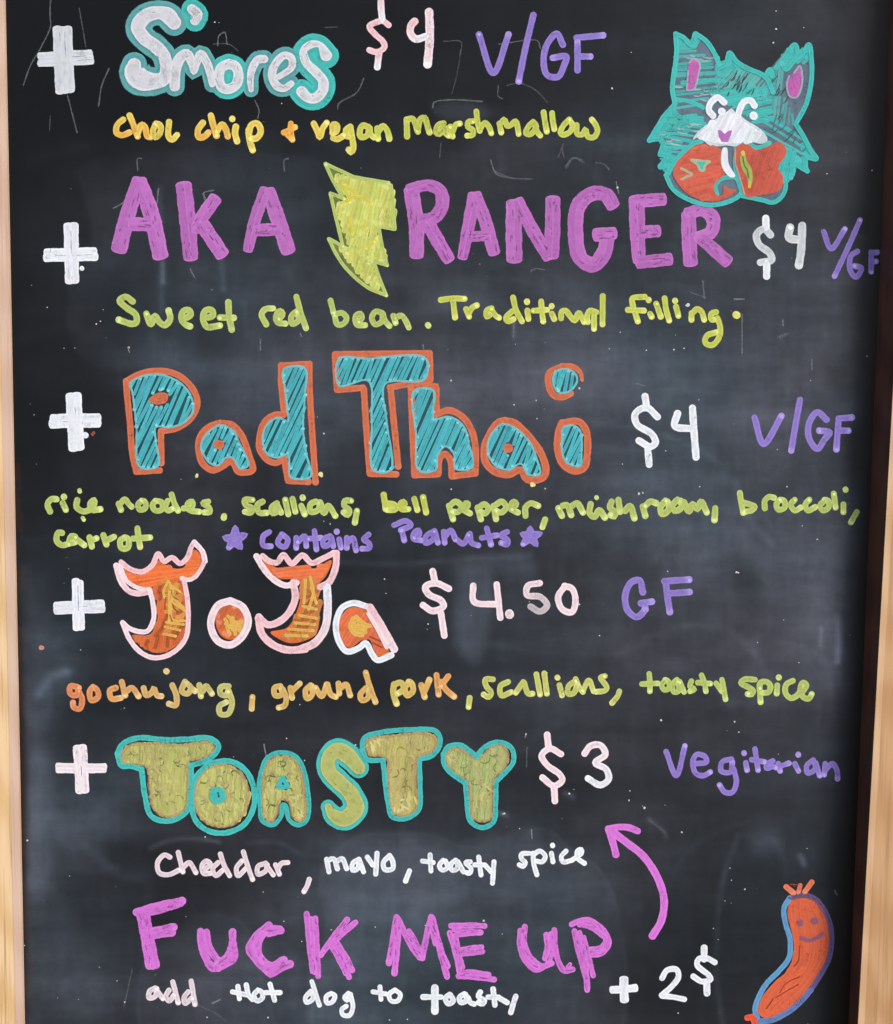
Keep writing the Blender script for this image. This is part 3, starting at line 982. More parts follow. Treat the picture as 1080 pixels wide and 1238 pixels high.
word('word traditional in pale green', 36, '125,95 200,85 280,88 / 205,100 218,210; 290,155 310,205 / 310,180 330,145 360,130; 455,150 425,165 425,205 460,180 / 455,160 480,195 505,212; 590,170 550,210 560,235 600,220 / 597,80 615,160 655,235; 690,165 697,220 / 687,105 688,109; 780,105 785,170 793,235 / 730,165 820,160; 850,185 865,220 / 848,134 849,137; 910,215 915,170 940,165 965,195 1000,230 1025,180 1060,240; 1140,175 1100,165 1080,200 1085,240 / 1125,175 1125,285; 1182,70 1180,255', LIME)
T(700, 345, 5.4)
word('word filling with a full stop, pale green', 36, '430,75 350,85 350,120 385,235 / 320,160 425,165; 465,185 475,205 / 455,94 456,97; 505,120 535,205; 560,85 570,160 590,230; 635,140 650,200 / 628,99 629,102; 735,180 735,225 / 740,185 770,155 800,170 818,225; 895,175 865,185 865,225 890,222 / 905,215 922,270 915,340 870,390 825,375 835,330 900,305; 1026,192,46 1032,195,46', LIME)

# --- pad thai: outlined letters with hatched teal fill
PO, PA_, PD, PT, PH, PA2 = (140, 430, 6), None, (300, 420, 6), (390, 415, 5.4), None, (570, 430, 6.75)


def hatched(label, tile, outline, ow, loop, hole=None, holedot=None, ang=66, gap=5.3, w=3.9, extra=None):
    T(*tile)
    base = Ink(0.0002)
    q = pts(loop, 1)
    hs = [pts(hole, 1)] if hole else []
    lp = spline([tuple(p[:2]) + (1,) for p in q] + [tuple(q[0][:2]) + (1,)], closed=True, step=3.0)
    fill = Ink(0.0002)
    fill.poly(q, col(40, 112, 124, .5), holes=hs)
    hatch(fill, q, ang, gap, w, TEAL2, holes=hs, jitter=.34, inset=.4, pool=.55)
    edge = [tuple(p[:2]) + (1.9,) for p in lp]
    fill.stroke(edge, col(120, 206, 214, .95), rough=.2)
    strokes(base, outline, ow, ORANGE, pool=.15)
    for k in range(2):
        pass
    o = base.build('letter', None, label)
    fo = fill
    if holedot:
        # orange eye of the letter inside a bare ring
        strokes(fo, holedot, 40, ORANGE)
    fo.build('letter_fill', o)
    return o


hatched('capital P in orange outline with teal hatching', (140, 430, 6), '75,185 190,128 330,110 450,140 540,215 590,310 580,400 520,480 430,530 330,548 / 328,560 332,780 / 320,832 150,842 / 150,842 120,700 105,500 85,300 75,185', 44,
        '105,205 180,155 320,138 440,180 520,250 562,350 550,430 480,492 400,518 290,520 292,620 305,800 175,805 150,500 120,260', '245,300 300,255 380,262 400,310 350,360 270,355', '260,320,38 310,290,38 360,290,38 355,320,38 300,335,38 262,322,38')
hatched('small letter a after P, orange with teal hatching', (140, 430, 6), '760,488 850,505 920,590 960,700 995,825 980,840 890,840 860,790 835,762 780,800 700,830 630,780 602,680 612,590 680,515 760,488', 46,
        '620,650 660,570 760,505 850,545 900,640 960,795 905,818 850,740 800,740 740,795 680,775 635,710', '750,600 795,640 750,690 710,645', '745,645,62 755,645,62')
hatched('small letter d in orange outline with teal hatching', (300, 420, 6), '! 240,132 442,120 / 242,132 240,250 255,400 262,485 / 262,487 200,488 125,535 85,640 85,740 140,815 205,838 262,800 / ! 262,800 290,968 440,975 / 445,120 447,300 465,600 490,978', 44,
        '260,160 410,150 412,350 400,600 425,780 455,935 310,940 300,850 290,775 200,800 130,760 108,650 140,560 220,510 288,535 285,440 270,300')
hatched('capital T in orange outline with teal hatching', (390, 415, 5.4), '! 82,72 700,65 / ! 700,65 705,240 440,288 / ! 82,78 95,305 265,290 / 270,300 290,600 308,840 / 445,290 465,500 495,805 / ! 310,852 482,855', 40,
        '108,105 300,100 672,98 665,235 410,265 418,500 445,825 335,828 322,500 300,245 110,275')
hatched('small letter h in orange outline with teal hatching', (390, 415, 5.4), '! 578,290 742,280 745,462 / 745,462 830,438 920,485 978,580 1000,700 998,850 / ! 998,848 848,868 / 845,868 835,760 800,722 768,745 755,852 / ! 755,855 602,860 / 602,858 590,600 578,290', 42,
        '600,312 722,308 728,490 830,480 920,540 955,650 975,810 870,818 858,720 800,672 752,730 738,825 630,828 612,600')
hatched('small letter a after h, orange with teal hatching', (570, 430, 6.75), '270,530 350,548 470,660 570,800 608,930 590,990 460,1012 402,932 300,970 200,950 122,880 105,760 150,640 220,545 270,530', 58,
        '250,562 340,582 470,700 535,850 560,958 470,972 405,882 300,930 200,900 145,820 135,720 180,620', '300,705 350,755 300,805 255,755', '296,755,72 304,755,72')
hatched('body of letter i in orange outline with teal hatching', (570, 430, 6.75), '740,548 880,540 938,620 945,820 920,915 850,942 760,900 710,800 708,640 740,548', 56,
        '750,590 840,572 890,620 898,800 890,895 840,900 780,870 745,800 740,680')
hatched('round orange dot of letter i with teal centre', (570, 430, 6.75), '740,90 640,140 628,220 670,320 735,338 810,308 / 740,88 830,90,44 890,140,36 905,200,24', 54,
        '690,130 780,110 850,150 862,210 800,290 720,300 680,260 668,190', ang=75)
T(720, 400, 3)
i_ = Ink(); strokes(i_, '225,312 185,278 145,300 150,338 205,375 218,405 200,420 158,398', 24, WHITE, pool=.3); strokes(i_, '180,238 187,280 / 190,430 195,485', 24, WHITE)
strokes(i_, '298,300 288,345 348,355 / 352,280 358,370 365,458', 25, WHITE); i_.build('price_text', None, 'white price $4 right of the orange and teal item')
word('lavender note V/GF at mid height, right', 22, '577,315 610,410 675,308; 742,250 726,340 710,435; 838,322 805,295 775,335 775,390 805,428 832,392 850,368 812,362; 882,320 874,430 / 882,318 930,314 / 880,362 918,362', LAV, 'diet_note')

# --- rice noodles line
T(40, 585, 5.4)
word('word rice in green', 38, '112,180 95,135 120,100 155,100; 195,125 215,170 / 202,84 203,87 / 304,42,26 306,50,26; 290,105 285,150 330,180 375,165 400,135 400,105 375,130 390,170 440,165 / 325,222,24 333,235,24', GREEN)
word('word noodles in green', 36, '560,130 575,170 / 570,130 600,100 625,130 645,150; 710,110 685,135 700,170 735,155 730,115 710,110; 800,110 780,140 800,175 845,165 840,120 800,110; 880,110 865,150 885,175 915,160 / 905,70 925,130 948,175; 985,160 1040,150 1040,115 1010,130 1020,170 1085,182; 1145,115 1110,125 1150,155 1155,185 1120,185; 1248,210 1246,222', GREEN)
word('word carrot in green below rice', 38, '190,320 165,318 155,370 190,400 235,390; 275,345 250,340 240,385 275,380 / 270,350 335,400; 370,350 385,410 / 380,370 415,355; 460,335 480,395 / 480,370 530,345; 600,350 570,370 580,420 620,415 622,360 600,350; 682,290 690,350 700,412 / 655,357 765,350', GREEN)
T(230, 585, 4.909)
word('word scallions in the noodles line, green', 34, '370,95 325,95 330,125 370,145 360,170 325,165; 430,105 400,125 410,170 455,172; 515,115 485,140 490,175 520,160 515,125 540,170; 565,95 583,180; 608,90 625,165; 660,130 680,180 / 668,80 669,84; 745,105 715,120 715,165 760,155 770,110; 775,115 795,175 820,130 862,190; 955,100 920,100 915,130 945,155 935,185 910,168; 990,160 978,230', GREEN)
word('left lavender star', 32, '! 230,378 268,258 300,378 205,318 330,302 230,378', LAV, 'star', straight=True)
word('word contains in lavender', 32, '470,285 435,310 435,365 480,370; 545,300 520,350 560,375 580,330 545,300; 630,320 630,380 / 640,345 680,310 690,370; 738,280 750,390 / 705,325 775,320; 830,310 790,330 795,370 835,350 835,310 850,370; 885,330 895,380 / 870,282 871,285; 930,320 930,380 / 935,350 965,320 985,395; 1060,300 1030,330 1060,350 1065,380 1020,385', LAV)
T(440, 585, 4.909)
word('word peanuts in lavender', 32, '180,245 250,220 280,245 220,275 / 225,275 240,335; 300,320 330,300 325,275 300,290 295,325 340,335; 420,280 370,310 365,350 410,330 420,285 440,350; 475,285 480,350 / 485,310 515,275 545,330; 545,325 590,355 625,300 / 630,295 640,350 680,365; 730,265 755,360 / 700,320 790,305; 850,285 815,305 855,335 850,360 815,350', LAV)
word('right lavender star', 30, '! 945,358 988,262 1025,362 938,297 1050,295 945,358', LAV, 'star', straight=True)
word('word bell in green', 34, '118,65 130,150 / 130,115 185,125 190,150 140,155; 210,130 245,120 235,105 215,125 225,150 265,150; 300,90 318,155; 352,80 370,170', LIME)
word('word pepper in green', 34, '505,130 530,210 / 510,130 545,105 580,135 560,165 525,165; 600,150 620,120 605,115 590,150 630,175; 675,140 695,210 / 680,145 715,120 740,145 720,175 690,165; 770,130 785,210 / 775,130 820,105 845,140 815,170 785,160; 880,150 905,120 890,105 870,145 915,170; 960,190 960,140 990,115 1035,130; 1076,212 1060,258', GREEN)
T(650, 585, 4.909)
word('word mushroom in green', 36, '125,145 145,190 / 150,130 175,125 200,185 / 205,130 235,115 270,170; 315,120 310,175 340,195 365,155 400,200 / 350,80,24 351,83,24; 440,105 430,140 460,170 455,195 435,185; 480,95 490,165 / 520,160 550,130 575,205; 625,135 640,190 / 640,130 670,105 705,115; 760,100 730,140 740,180 780,150 770,105; 830,95 800,130 815,160 855,140 850,100; 870,110 900,165 920,120 950,150 970,105 1005,170; 1055,145 1050,215', GREEN)
T(860, 570, 5.4)
word('word broccoli in green', 36, '187,140 195,200 210,270 / 200,200 285,230 270,250 215,265; 350,240 350,190 380,165 410,172; 450,185 425,215 440,250 480,235 475,190 450,185; 545,185 520,215 545,255 585,235; 640,185 615,215 630,255 680,232; 740,190 710,225 730,255 765,235 765,190 740,185; 800,145 812,235; 863,215 863,265 / 877,117 878,120; 950,265 912,332', GREEN)

# --- joja
T(130, 645, 5.684)
J1 = Ink()
J1.poly(pts('100,210 230,290 350,195 440,235 520,235 600,110 662,190 600,290 530,310 532,450 552,600 520,720 430,800 330,820 230,770 170,700 290,695 342,600 342,480 312,370 210,360 130,300', 1), FIRE)
hatch(J1, pts('110,220 230,290 350,200 440,235 520,240 600,125 650,190 590,290 520,310 300,360 210,350 130,300', 1), 10, 6, 7.5, col(238, 122, 66), jitter=.4, inset=.3, pool=.1)
hatch(J1, pts('320,370 520,320 525,450 545,600 510,720 430,795 330,810 230,770 190,710 300,700 350,600 350,470', 1), 82, 5.5, 6.5, col(214, 112, 64), jitter=.4, inset=.3, maxlen=22, pool=.1)
hatch(J1, pts('340,400 420,340 520,340 520,450 535,600 500,700 430,770 330,790 260,760 350,690 370,560', 1), 70, 7, 4, col(176, 92, 54, .5), jitter=.5, inset=.3, maxlen=14, pool=0, skip=.35)
hatch(J1, pts('390,320 500,340 520,450 530,600 500,690 400,700 400,500', 1), 40, 7, 4, col(232, 170, 84, .8), jitter=.5, maxlen=10, pool=0, skip=.2, curve=.2)
jo = None
YS = col(238, 196, 100, .88)
strokes(J1, '420,325 385,400 395,440 / 430,340 455,440 525,510 / 440,360 500,400 / 425,400 425,600 / 440,470 535,530 / 430,520 450,590 530,600 / 405,610 525,625 / 395,640 500,665 / 385,690 470,705 / 450,380 440,520', 15, YS, pool=.2)
strokes(J1, '440,390 450,430 475,450 / 445,480 455,510 485,540 / 400,440 395,520 / 430,560 445,600', 7, col(150, 100, 56, .7))
jo = J1.build('letter', None, 'first flame letter J, orange with pink outline')
o1 = Ink(0.0012)
strokes(o1, '62,220 90,320 150,395 215,412 285,400', 38, PINKW, PINK); strokes(o1, '88,215 130,320 215,375 285,385', 26, PINKW)
strokes(o1, '95,195 150,240 240,262 310,215 350,138 390,190 445,165 500,205 550,165 578,90 598,62', 34, PINK, pool=.2); strokes(o1, '598,60 655,125 672,190', 34, PINKW)
strokes(o1, '668,195 640,250 600,300 560,318 512,308', 28, PINK, PINKW); strokes(o1, '290,385 312,470 318,590 275,670 210,672 150,650 105,612', 32, PINKW, pool=.2)
strokes(o1, '105,612 150,720 220,808 310,852 400,842 480,795 540,715 556,600 550,450 528,325', 32, PINKW, PINK)
o1.build('letter_outline', jo)
T(130, 645, 5.684)
i_ = Ink(); i_.poly(pts('850,470 910,510 945,600 915,690 850,730 790,710 750,640 750,540', 1), FIRE[:3] + (.95,))
hatch(i_, pts('850,475 910,515 940,600 910,690 850,725 790,705 755,640 755,540', 1), 60, 5.5, 6.5, col(206, 108, 64), jitter=.3)
strokes(i_, '810,590 850,650 910,670 / 830,570 890,610 935,600 / 850,600 860,660 / 880,640 935,620 / 815,620 840,690 / 860,580 880,690 / 840,640 920,650', 24, YS)
jo = i_.build('letter', None, 'small flame letter o in a pale ring')
i_ = Ink(0.0012); strokes(i_, '845,462 930,505 968,600 932,700 845,765 760,738 712,640 722,560 765,490 845,462', 48, PINKW, rough=.03); i_.build('letter_outline', jo)
T(290, 655, 5.4)
i_ = Ink(); i_.poly(pts('150,130 260,175 350,180 430,155 480,175 600,120 565,220 510,290 522,450 500,600 440,640 330,662 240,625 200,590 310,560 382,430 400,300 370,250 260,240 190,190', 1), FIRE)
hatch(i_, pts('170,150 260,175 350,180 430,155 480,175 590,130 555,220 500,270 380,240 260,235', 1), 5, 6, 7.5, col(236, 124, 78), jitter=.4, pool=.1)
hatch(i_, pts('410,230 500,260 515,450 490,600 430,635 330,650 250,610 330,560 390,440', 1), 80, 5.5, 6.5, col(208, 136, 76), jitter=.4, maxlen=20, pool=.1)
hatch(i_, pts('420,250 500,270 510,440 480,590 420,620 300,620 340,550 400,420', 1), 15, 7, 4, col(190, 112, 60, .55), jitter=.5, maxlen=12, pool=0, skip=.4, curve=.2)
strokes(i_, '430,250 420,400 / 460,230 480,330 450,440 / 410,420 500,440 / 390,480 500,500 / 360,530 490,540 / 320,570 480,580 / 300,610 440,615 / 470,300 500,400', 17, YS, pool=.2)
jo = i_.build('letter', None, 'second flame letter J, orange and yellow')
i_ = Ink(0.0012)
strokes(i_, '110,95 150,165 215,240 300,285 370,268', 38, PINKW); strokes(i_, '150,92 190,125 245,135 285,85 340,142 410,88 470,138 540,110 615,72', 36, PINK, pool=.2)
strokes(i_, '632,75 625,170 580,268 525,295', 42, PINK); strokes(i_, '350,265 362,370 320,465 250,525 180,540 125,490', 44, PINK, pool=.2)
strokes(i_, '122,500 145,600 215,670 310,705 430,700', 46, PINK); strokes(i_, '400,700 490,660 555,570 575,440 570,295', 50, PINK, WHITE); i_.build('letter_outline', jo)
i_ = Ink(); i_.poly(pts('740,425 830,450 900,600 975,725 890,745 850,640 800,640 720,692 655,640 650,530 690,450', 1), FIRE)
hatch(i_, pts('740,425 830,450 900,600 965,725 890,740 850,640 800,640 720,690 660,640 650,530 690,450', 1), 60, 6, 7, col(224, 116, 76), jitter=.4, pool=.1)
strokes(i_, '770,500 740,530 760,580 810,580 820,540 780,530 / 740,500 720,550 750,600 800,610 / 760,490 820,540 850,550 / 740,540 800,560 / 760,580 820,590', 26, YS)
strokes(i_, '850,620 920,650 / 870,660 930,690', 8, col(150, 70, 40))
jo = i_.build('letter', None, 'flame letter a with a pale outline')
i_ = Ink(0.0012); strokes(i_, '840,425 740,400 665,435 628,540 648,650 700,715 780,692 822,662 868,740 900,772 990,740', 38, WHITE, rough=.03); strokes(i_, '850,430 925,550 1008,700', 50, PINK, PINKW, pool=.2)
strokes(i_, '840,470 900,570 960,690', 24, PINKW); i_.build('letter_outline', jo)
T(360, 640, 3)
i_ = Ink(); strokes(i_, '548,215 500,195 463,208 475,235 520,258 530,278 490,296 455,275', 23, PINKW, pool=.2); strokes(i_, '490,152 498,190 / 520,305 532,385', 23, PINKW)
strokes(i_, '637,205 640,262 725,272 / 722,200 735,320', 22, PINKW, pool=.3); strokes(i_, '768,306 769,309', 30, PINKW)
strokes(i_, '878,195 835,205 832,238 880,245 905,275 880,298 845,280', 22, PINKW, col(190, 184, 190)); strokes(i_, '970,205 945,245 960,290 995,300 1008,258 995,215 968,205', 22, PINKW); i_.build('price_text', None, 'pinkish white price $ 4.50')
T(720, 640, 3)
word('lavender note GF', 23, '172,228 160,185 130,192 108,240 118,295 152,318 182,290 / 165,268 205,262 / 180,270 180,290; 255,190 262,250 270,300 / 250,188 340,182 / 270,232 342,227', LAV, 'diet_note')

# --- gochujang line
T(70, 805, 4.909)
word('word gochujang fading from orange to pale green', 33, '115,125 75,120 75,165 110,175 125,130 / 125,150 145,200 130,255 95,245 90,218; 210,125 190,150 200,205 240,185 235,145 210,125; 345,130 310,145 320,195 375,190; 380,95 400,175 / 410,150 440,130 480,180; 510,132 525,175 565,150 570,130 590,175 615,180; 680,115 705,180 700,235 660,225 / 644,31 646,33; 755,95 735,150 770,165 790,130 760,100 / 790,130 815,150; 840,115 850,180 / 860,150 880,120 915,165; 1015,120 970,125 965,165 1000,175 1012,150 / 1015,150 1035,220 1010,285 965,285 960,240 1000,215', col(236, 150, 100), c2=col(206, 204, 128))
T(280, 805, 4.909)
word('word ground in orange edged with green', 32, '125,185 120,255; 290,120 255,130 260,175 300,170 295,130 / 305,140 325,190 315,235 280,248; 350,130 360,190 / 360,150 405,105; 470,115 440,145 450,195 480,170 475,118; 500,130 535,180 565,110 / 570,110 590,170 620,185; 635,105 640,165 / 650,130 680,110 705,175; 800,130 765,170 775,205 810,190 815,140 / 797,40 820,120 855,215', col(224, 190, 112), c2=col(226, 184, 110))
word('word pork in pale green and orange', 34, '965,110 960,160 980,225 / 965,110 1010,100 1020,140 985,165; 1057,95 1030,130 1043,175 1077,150 1068,102 1052,95; 1127,115 1147,185 / 1147,150 1175,82; 1217,55 1230,170 / 1287,62 1242,120 / 1247,95 1272,140 1322,183', col(214, 200, 108), c2=col(232, 172, 104))
T(480, 805, 4.909)
word('word scallions in the pork line, pale green', 32, '432,190 425,245; 570,80 525,80 530,120 560,160 545,185 515,170; 660,95 615,120 620,175 680,155; 750,95 705,160 / 755,100 780,165 805,165; 828,50 850,170; 875,45 890,165; 965,115 980,175 / 952,69 954,71; 1060,90 1020,120 1015,165 1050,160 1070,110', col(204, 210, 116))
T(690, 805, 5.684)
word('tail of the word scallions, letters n and s', 36, '35,90 60,150 85,180 / 85,170 125,100 158,175; 235,70 205,80 225,110 250,150 235,170 175,178; 335,175 325,205 285,255', col(204, 212, 122))
word('word toasty in green, right', 36, '540,55 545,110 545,175 / 490,125 600,120; 650,100 625,130 645,165 680,150 670,105 650,95; 730,95 700,130 710,180 745,170 735,105 / 750,110 780,180; 830,105 820,140 850,160 820,175; 900,65 920,120 930,175 / 875,115 960,122; 1000,120 1040,175 / 1040,95 1065,230', GREEN)
T(860, 805, 7.2)
word('word spice in green at the right edge', 48, '380,120 290,118 258,148 330,190 368,218 350,248 318,245; 420,170 430,315 / 420,190 430,145 480,138 515,172 500,228 440,235; 575,170 570,240 / 587,99 589,102; 710,130 655,160 645,230 690,280 750,255 795,160; 790,230 830,170 800,145 775,200 800,270 850,285 875,245', GREEN)

# --- toasty
TG = col(194, 198, 116)


def toasty(label, tile, outline, ow, loop, hole=None, c=TG, ang=85, rings=True):
    T(*tile)
    q = pts(loop, 1); hs = [pts(hole, 1)] if hole else []
    f_ = Ink(); f_.poly(q, c, holes=hs)
    hatch(f_, q, ang, 4.6, 5.6, jit(c, .06), holes=hs, jitter=.45, inset=.25, maxlen=26, pool=.1)
    hatch(f_, q, ang, 3.6, .4, (.20, .22, .12, .35), holes=hs, jitter=.4, inset=3, maxlen=9, pool=0, skip=.55, curve=.1)
    cen = np.array([p_[:2] for p_ in q]); lo, hi = cen.min(0), cen.max(0)
    for k in range(34):
        x, y = random.uniform(lo[0], hi[0]), random.uniform(lo[1], hi[1])
        if not inside(q, x, y) or (hs and inside(hs[0], x, y)): continue
        w_ = random.uniform(5, 11); a_ = random.uniform(0, 6.3); m_ = [(x + w_ * math.cos(a_ + t * 1.3) * .6, y + w_ * .5 * math.sin(a_ + t * 1.3), random.uniform(.3, 1.0)) for t in (-1, -.5, 0, .5, 1)]
        if all(inside(q, a[0], a[1]) for a in m_): f_.stroke(m_, (.12, .13, .07, .55), rough=.4)
    hatch(f_, q, ang + 20, 9.0, 3.0, jit(col(214, 206, 140, .6), .1), holes=hs, jitter=.5, inset=.5, maxlen=9, pool=.1, skip=.4, curve=.15)
    hatch(f_, q, 40, 16.0, 2.0, jit(col(226, 216, 150, .8), .1), holes=hs, jitter=.5, inset=.5, maxlen=3, pool=0, skip=.85)
    o = f_.build('letter', None, label)
    e = Ink(0.0016)
    lp = spline([tuple(p[:2]) + (1,) for p in q] + [tuple(q[0][:2]) + (1,)], closed=True, step=3.0)
    e.stroke([tuple(p[:2]) + (3.2,) for p in lp], col(204, 172, 124, .5), rough=.3)
    strokes(e, outline, ow * .86, jit(TEAL, .05), pool=.1, rough=.08)
    for p in outline.split('/'):
        P = pts(p.strip('! '), ow)
        D = spline(P, straight=p.strip().startswith('!'), step=3.2)
        for i in range(1, len(D) - 1):
            if random.random() < .8: continue
            d = D[i + 1, :2] - D[i - 1, :2]; d /= max(1e-6, np.hypot(*d)); n_ = np.array([-d[1], d[0]]) * D[i, 2] * .42
            t_ = random.uniform(-.2, .6)
            e.stroke([tuple(D[i, :2] - n_ * t_) + (.45,), tuple(D[i, :2] + n_) + (.45,)], (.04, .24, .28, .4), rough=.3)
    e.build('letter_outline', o)
    return o


y1, y2, y3 = (130, 875, 5.684), (300, 870, 6.353), (420, 870, 4.909)
toasty('wide capital T, yellow green with teal outline, far left', y1, '70,205 105,140 210,97 400,110 560,105 700,98 765,150 735,210 650,262 572,285 / 578,290 572,450 550,590 480,650 390,668 300,630 260,500 236,312 / 236,312 160,290 95,285 70,205', 42,
       '100,215 150,150 300,135 500,145 700,128 735,160 690,220 560,262 552,400 535,580 420,638 325,590 292,450 268,290 110,272')
o_ = toasty('round letter O with teal eye, yellow green', y1, '700,268 850,258 955,325 1008,450 1000,590 930,700 800,750 680,728 600,650 582,520 602,380 700,268', 42,
            '785,280 880,310 950,390 970,500 940,610 860,690 780,705 690,680 620,610 598,500 620,390 690,310', hole=None)
T(130, 875, 5.684); i_ = Ink(0.0022); strokes(i_, '735,450 720,490 745,530 785,520 795,480 770,450', 36, TEAL); strokes(i_, '745,490,60 770,488,60', 60, TEAL); strokes(i_, '762,478 766,495', 18, col(30, 34, 38, 1)); i_.build('letter_outline', o_)
o_ = toasty('capital A with teal outline, yellow green', y2, '100,400 150,290 260,250 370,285 430,390 460,550 468,700 440,785 380,808 315,765 290,660 268,650 255,740 190,808 110,775 92,650 85,500 100,400', 38,
            '125,400 180,305 260,280 350,305 405,400 435,600 440,750 390,778 345,740 312,625 250,612 220,730 180,780 122,740 112,560', hole='268,420 330,530 210,530')
T(300, 870, 6.353); i_ = Ink(0.0022); strokes(i_, '! 268,442 228,515 312,515 268,442', 32, TEAL, straight=True); i_.build('letter_outline', o_)
o_ = bubble('capital S with teal outline, yellow green', y2, '850,370,95 760,270,125 690,235,120 620,290,105 620,390,110 700,480,115 790,570,115 825,680,130 740,760,120 660,735,95 615,670,50', 60, TG, TEAL)
toasty('second capital T, tan green with teal outline', y3, '88,180 100,110 200,75 400,58 520,65 552,110 540,170 500,215 435,232 / 428,245 432,400 425,530 360,582 270,578 240,480 212,240 / 212,240 120,235 88,180', 33,
       '115,130 300,92 480,85 530,120 510,180 420,222 408,400 418,520 350,568 270,548 245,400 232,222 130,205', c=col(198, 188, 116))
toasty('capital Y with teal outline, grey green', y3, '570,205 600,160 670,150 740,195 765,218 / 765,218 820,160 900,132 975,170 985,250 920,330 883,368 / 883,368 880,500 868,605 800,640 730,600 710,480 702,375 / 702,375 620,320 575,265 570,205', 33,
       '590,200 660,168 740,222 780,232 850,168 920,152 952,200 930,290 870,350 860,500 848,588 790,600 745,580 725,470 718,370 640,310 592,255', c=col(178, 192, 122))
T(360, 860, 3)
i_ = Ink(); strokes(i_, '955,155 915,135 885,160 905,195 950,228 960,250 930,270 888,240', 22, PINKW, pool=.2); strokes(i_, '905,85 910,130 / 930,275 933,325', 23, PINKW, pool=.2)
T(0, 0, 1); strokes(i_, '707,911 714,902 726,901 732,912 720,922 733,930 736,942 726,949 711,941', 7.6, PINKW, WHITE, pool=.4); i_.build('price_text', None, 'pinkish white price $3')
T(790, 890, 4.5)
word('word vegitarian in lavender', 28, '70,85 125,215 172,52; 225,150 290,140 280,110 235,100 215,140 230,200 270,215 310,195; 425,125 375,140 370,190 420,195 430,140 / 438,180 452,250 430,305 390,305 360,265; 503,145 510,185 / 493,91 494,94; 553,70 570,185 / 535,128 605,140; 650,135 620,150 615,175 650,165 670,172; 680,150 690,190 / 700,160 738,147; 770,150 790,190 / 788,99 789,102; 870,130 835,160 840,200 880,180 880,140 905,215; 935,150 930,210 / 940,180 975,150 1000,190 1002,232', LAV, 'diet_note')

# --- cheddar line
T(175, 1015, 5.4)
word('word cheddar in pinkish white', 31, '165,115 130,100 85,150 95,215 150,230 235,195; 220,85 250,210 / 255,180 290,150 335,215; 400,190 430,160 405,140 375,170 385,220 430,220; 480,150 445,190 465,235 510,200 / 495,95 520,170 555,235; 635,140 600,185 610,235 660,190 / 645,80 675,180 705,260; 790,155 740,175 740,225 790,205 800,165 / 800,175 840,230; 855,165 880,225 / 870,190 895,155 935,150; 1075,260 1060,305 1040,340', col(238, 222, 232))
T(360, 1015, 5.4)
word('word mayo in white', 32, '190,130 205,210 / 200,135 235,125 260,190 / 260,140 290,125 320,190; 400,130 360,155 360,200 395,185 400,135 430,210; 455,115 490,165 / 518,90 510,225; 600,105 560,150 570,195 620,190 620,140 600,105; 730,205 705,270', WHITE)
word('word toasty in white', 30, '865,100 870,205 / 815,140 885,150; 950,135 925,170 945,200 980,180 965,140; 1032,135 1002,160 1007,200 1042,190 1042,140 1082,210; 1127,145 1097,150 1132,190 1122,220 1102,215; 1182,115 1197,230 / 1157,165 1222,165; 1227,170 1262,210 / 1282,145 1272,285', WHITE)
T(540, 1015, 5.4)
word('word spice in white', 30, '540,90 490,95 490,125 515,150 500,175 475,165; 565,90 570,160 590,230 / 565,100 610,75 645,110 625,145 585,140; 685,90 695,145 / 692,37 693,40; 780,75 750,110 760,145 820,135; 825,130 880,90 880,65 855,75 855,120 900,155', WHITE)

# --- large magenta words: separate marker passes
def passes(label, tile, txt, w, c=MAGENTA):
    T(*tile); k = Ink()
    for g in txt.split('/'):
        strokes(k, g, w, jit(c, .06)[:3] + (.93,), rough=.09, pool=.15)
    for g in txt.split('/'):
        scratches(k, pts(g, w), c, 3, .45, .5, .6); scratches(k, pts(g, w), c, 2, 1.2, .4, 1.6)
    return k.build('letter', None, label)


h1, h2, h3 = (150, 1080, 4.909), (350, 1085, 4.154), (610, 1090, 7.714)
passes('magenta capital F', h1, '95,120 125,280 150,430 / 130,115 160,280 190,425 / 112,110 140,260 170,430 / 75,112 200,75 345,45 / 100,125 210,98 340,62,34 / 175,225 295,200 / 180,248 285,232', 44)
passes('magenta letter u between F and c', h1, '455,225 465,330 520,430 560,445 / 490,230,36 510,330 560,400 / 460,240 480,370 530,445 600,420 650,370 / 645,230 640,320 600,390 555,420 / 650,300 650,390 570,430', 42)
passes('magenta letter c', h1, '860,190 790,250 745,330 790,400 860,470 / 925,215 850,215 800,290 800,370 870,430 950,395 / 930,220 860,235 / 820,240 780,310 820,400 / 870,480 920,450 985,420 / 840,450 890,440 950,410', 44)
passes('magenta capital K with split passes', h2, '87,82 100,230 118,370 / 130,105 138,250 145,395 / 108,110 118,250 130,375 / 290,112 220,200 158,290 / 332,125 240,205 170,270,22 / 215,215 265,310 300,400 / 240,230 290,310 315,365 / 210,240 250,310 285,380', 28)
passes('magenta capital M with split passes', h2, '538,98 520,220 500,330 / 550,130 540,260 528,380 / 530,150 515,250 500,320 / 545,105 590,200 650,285 / 600,170 640,240 668,305 / 590,200 630,270 655,300 / 712,98 692,180 668,300 / 718,105 750,240 792,398 / 728,150 770,290 795,345 / 710,120 735,230', 30)
passes('magenta capital E with split passes', h2, '812,142 900,140 980,143 / 830,160 960,178 / 850,185 960,175 / 805,178 835,280 858,390 / 835,190 850,280 868,350 / 835,275 880,260 965,250 / 850,285 970,272 / 855,385 900,375 1000,388 / 850,395 930,400 1028,412', 27)
passes('magenta letter U with curled tail', h3, '148,272 148,430 210,570 300,635 400,590 / 180,300 195,430 260,540 350,600 440,575 / 190,235 188,290 / 392,312 400,430 380,530 / 465,265 470,400 500,550 560,645 635,632 / 440,300 445,450 415,560 / 590,610,34 612,585,34 / 160,400 230,560 310,610', 52)
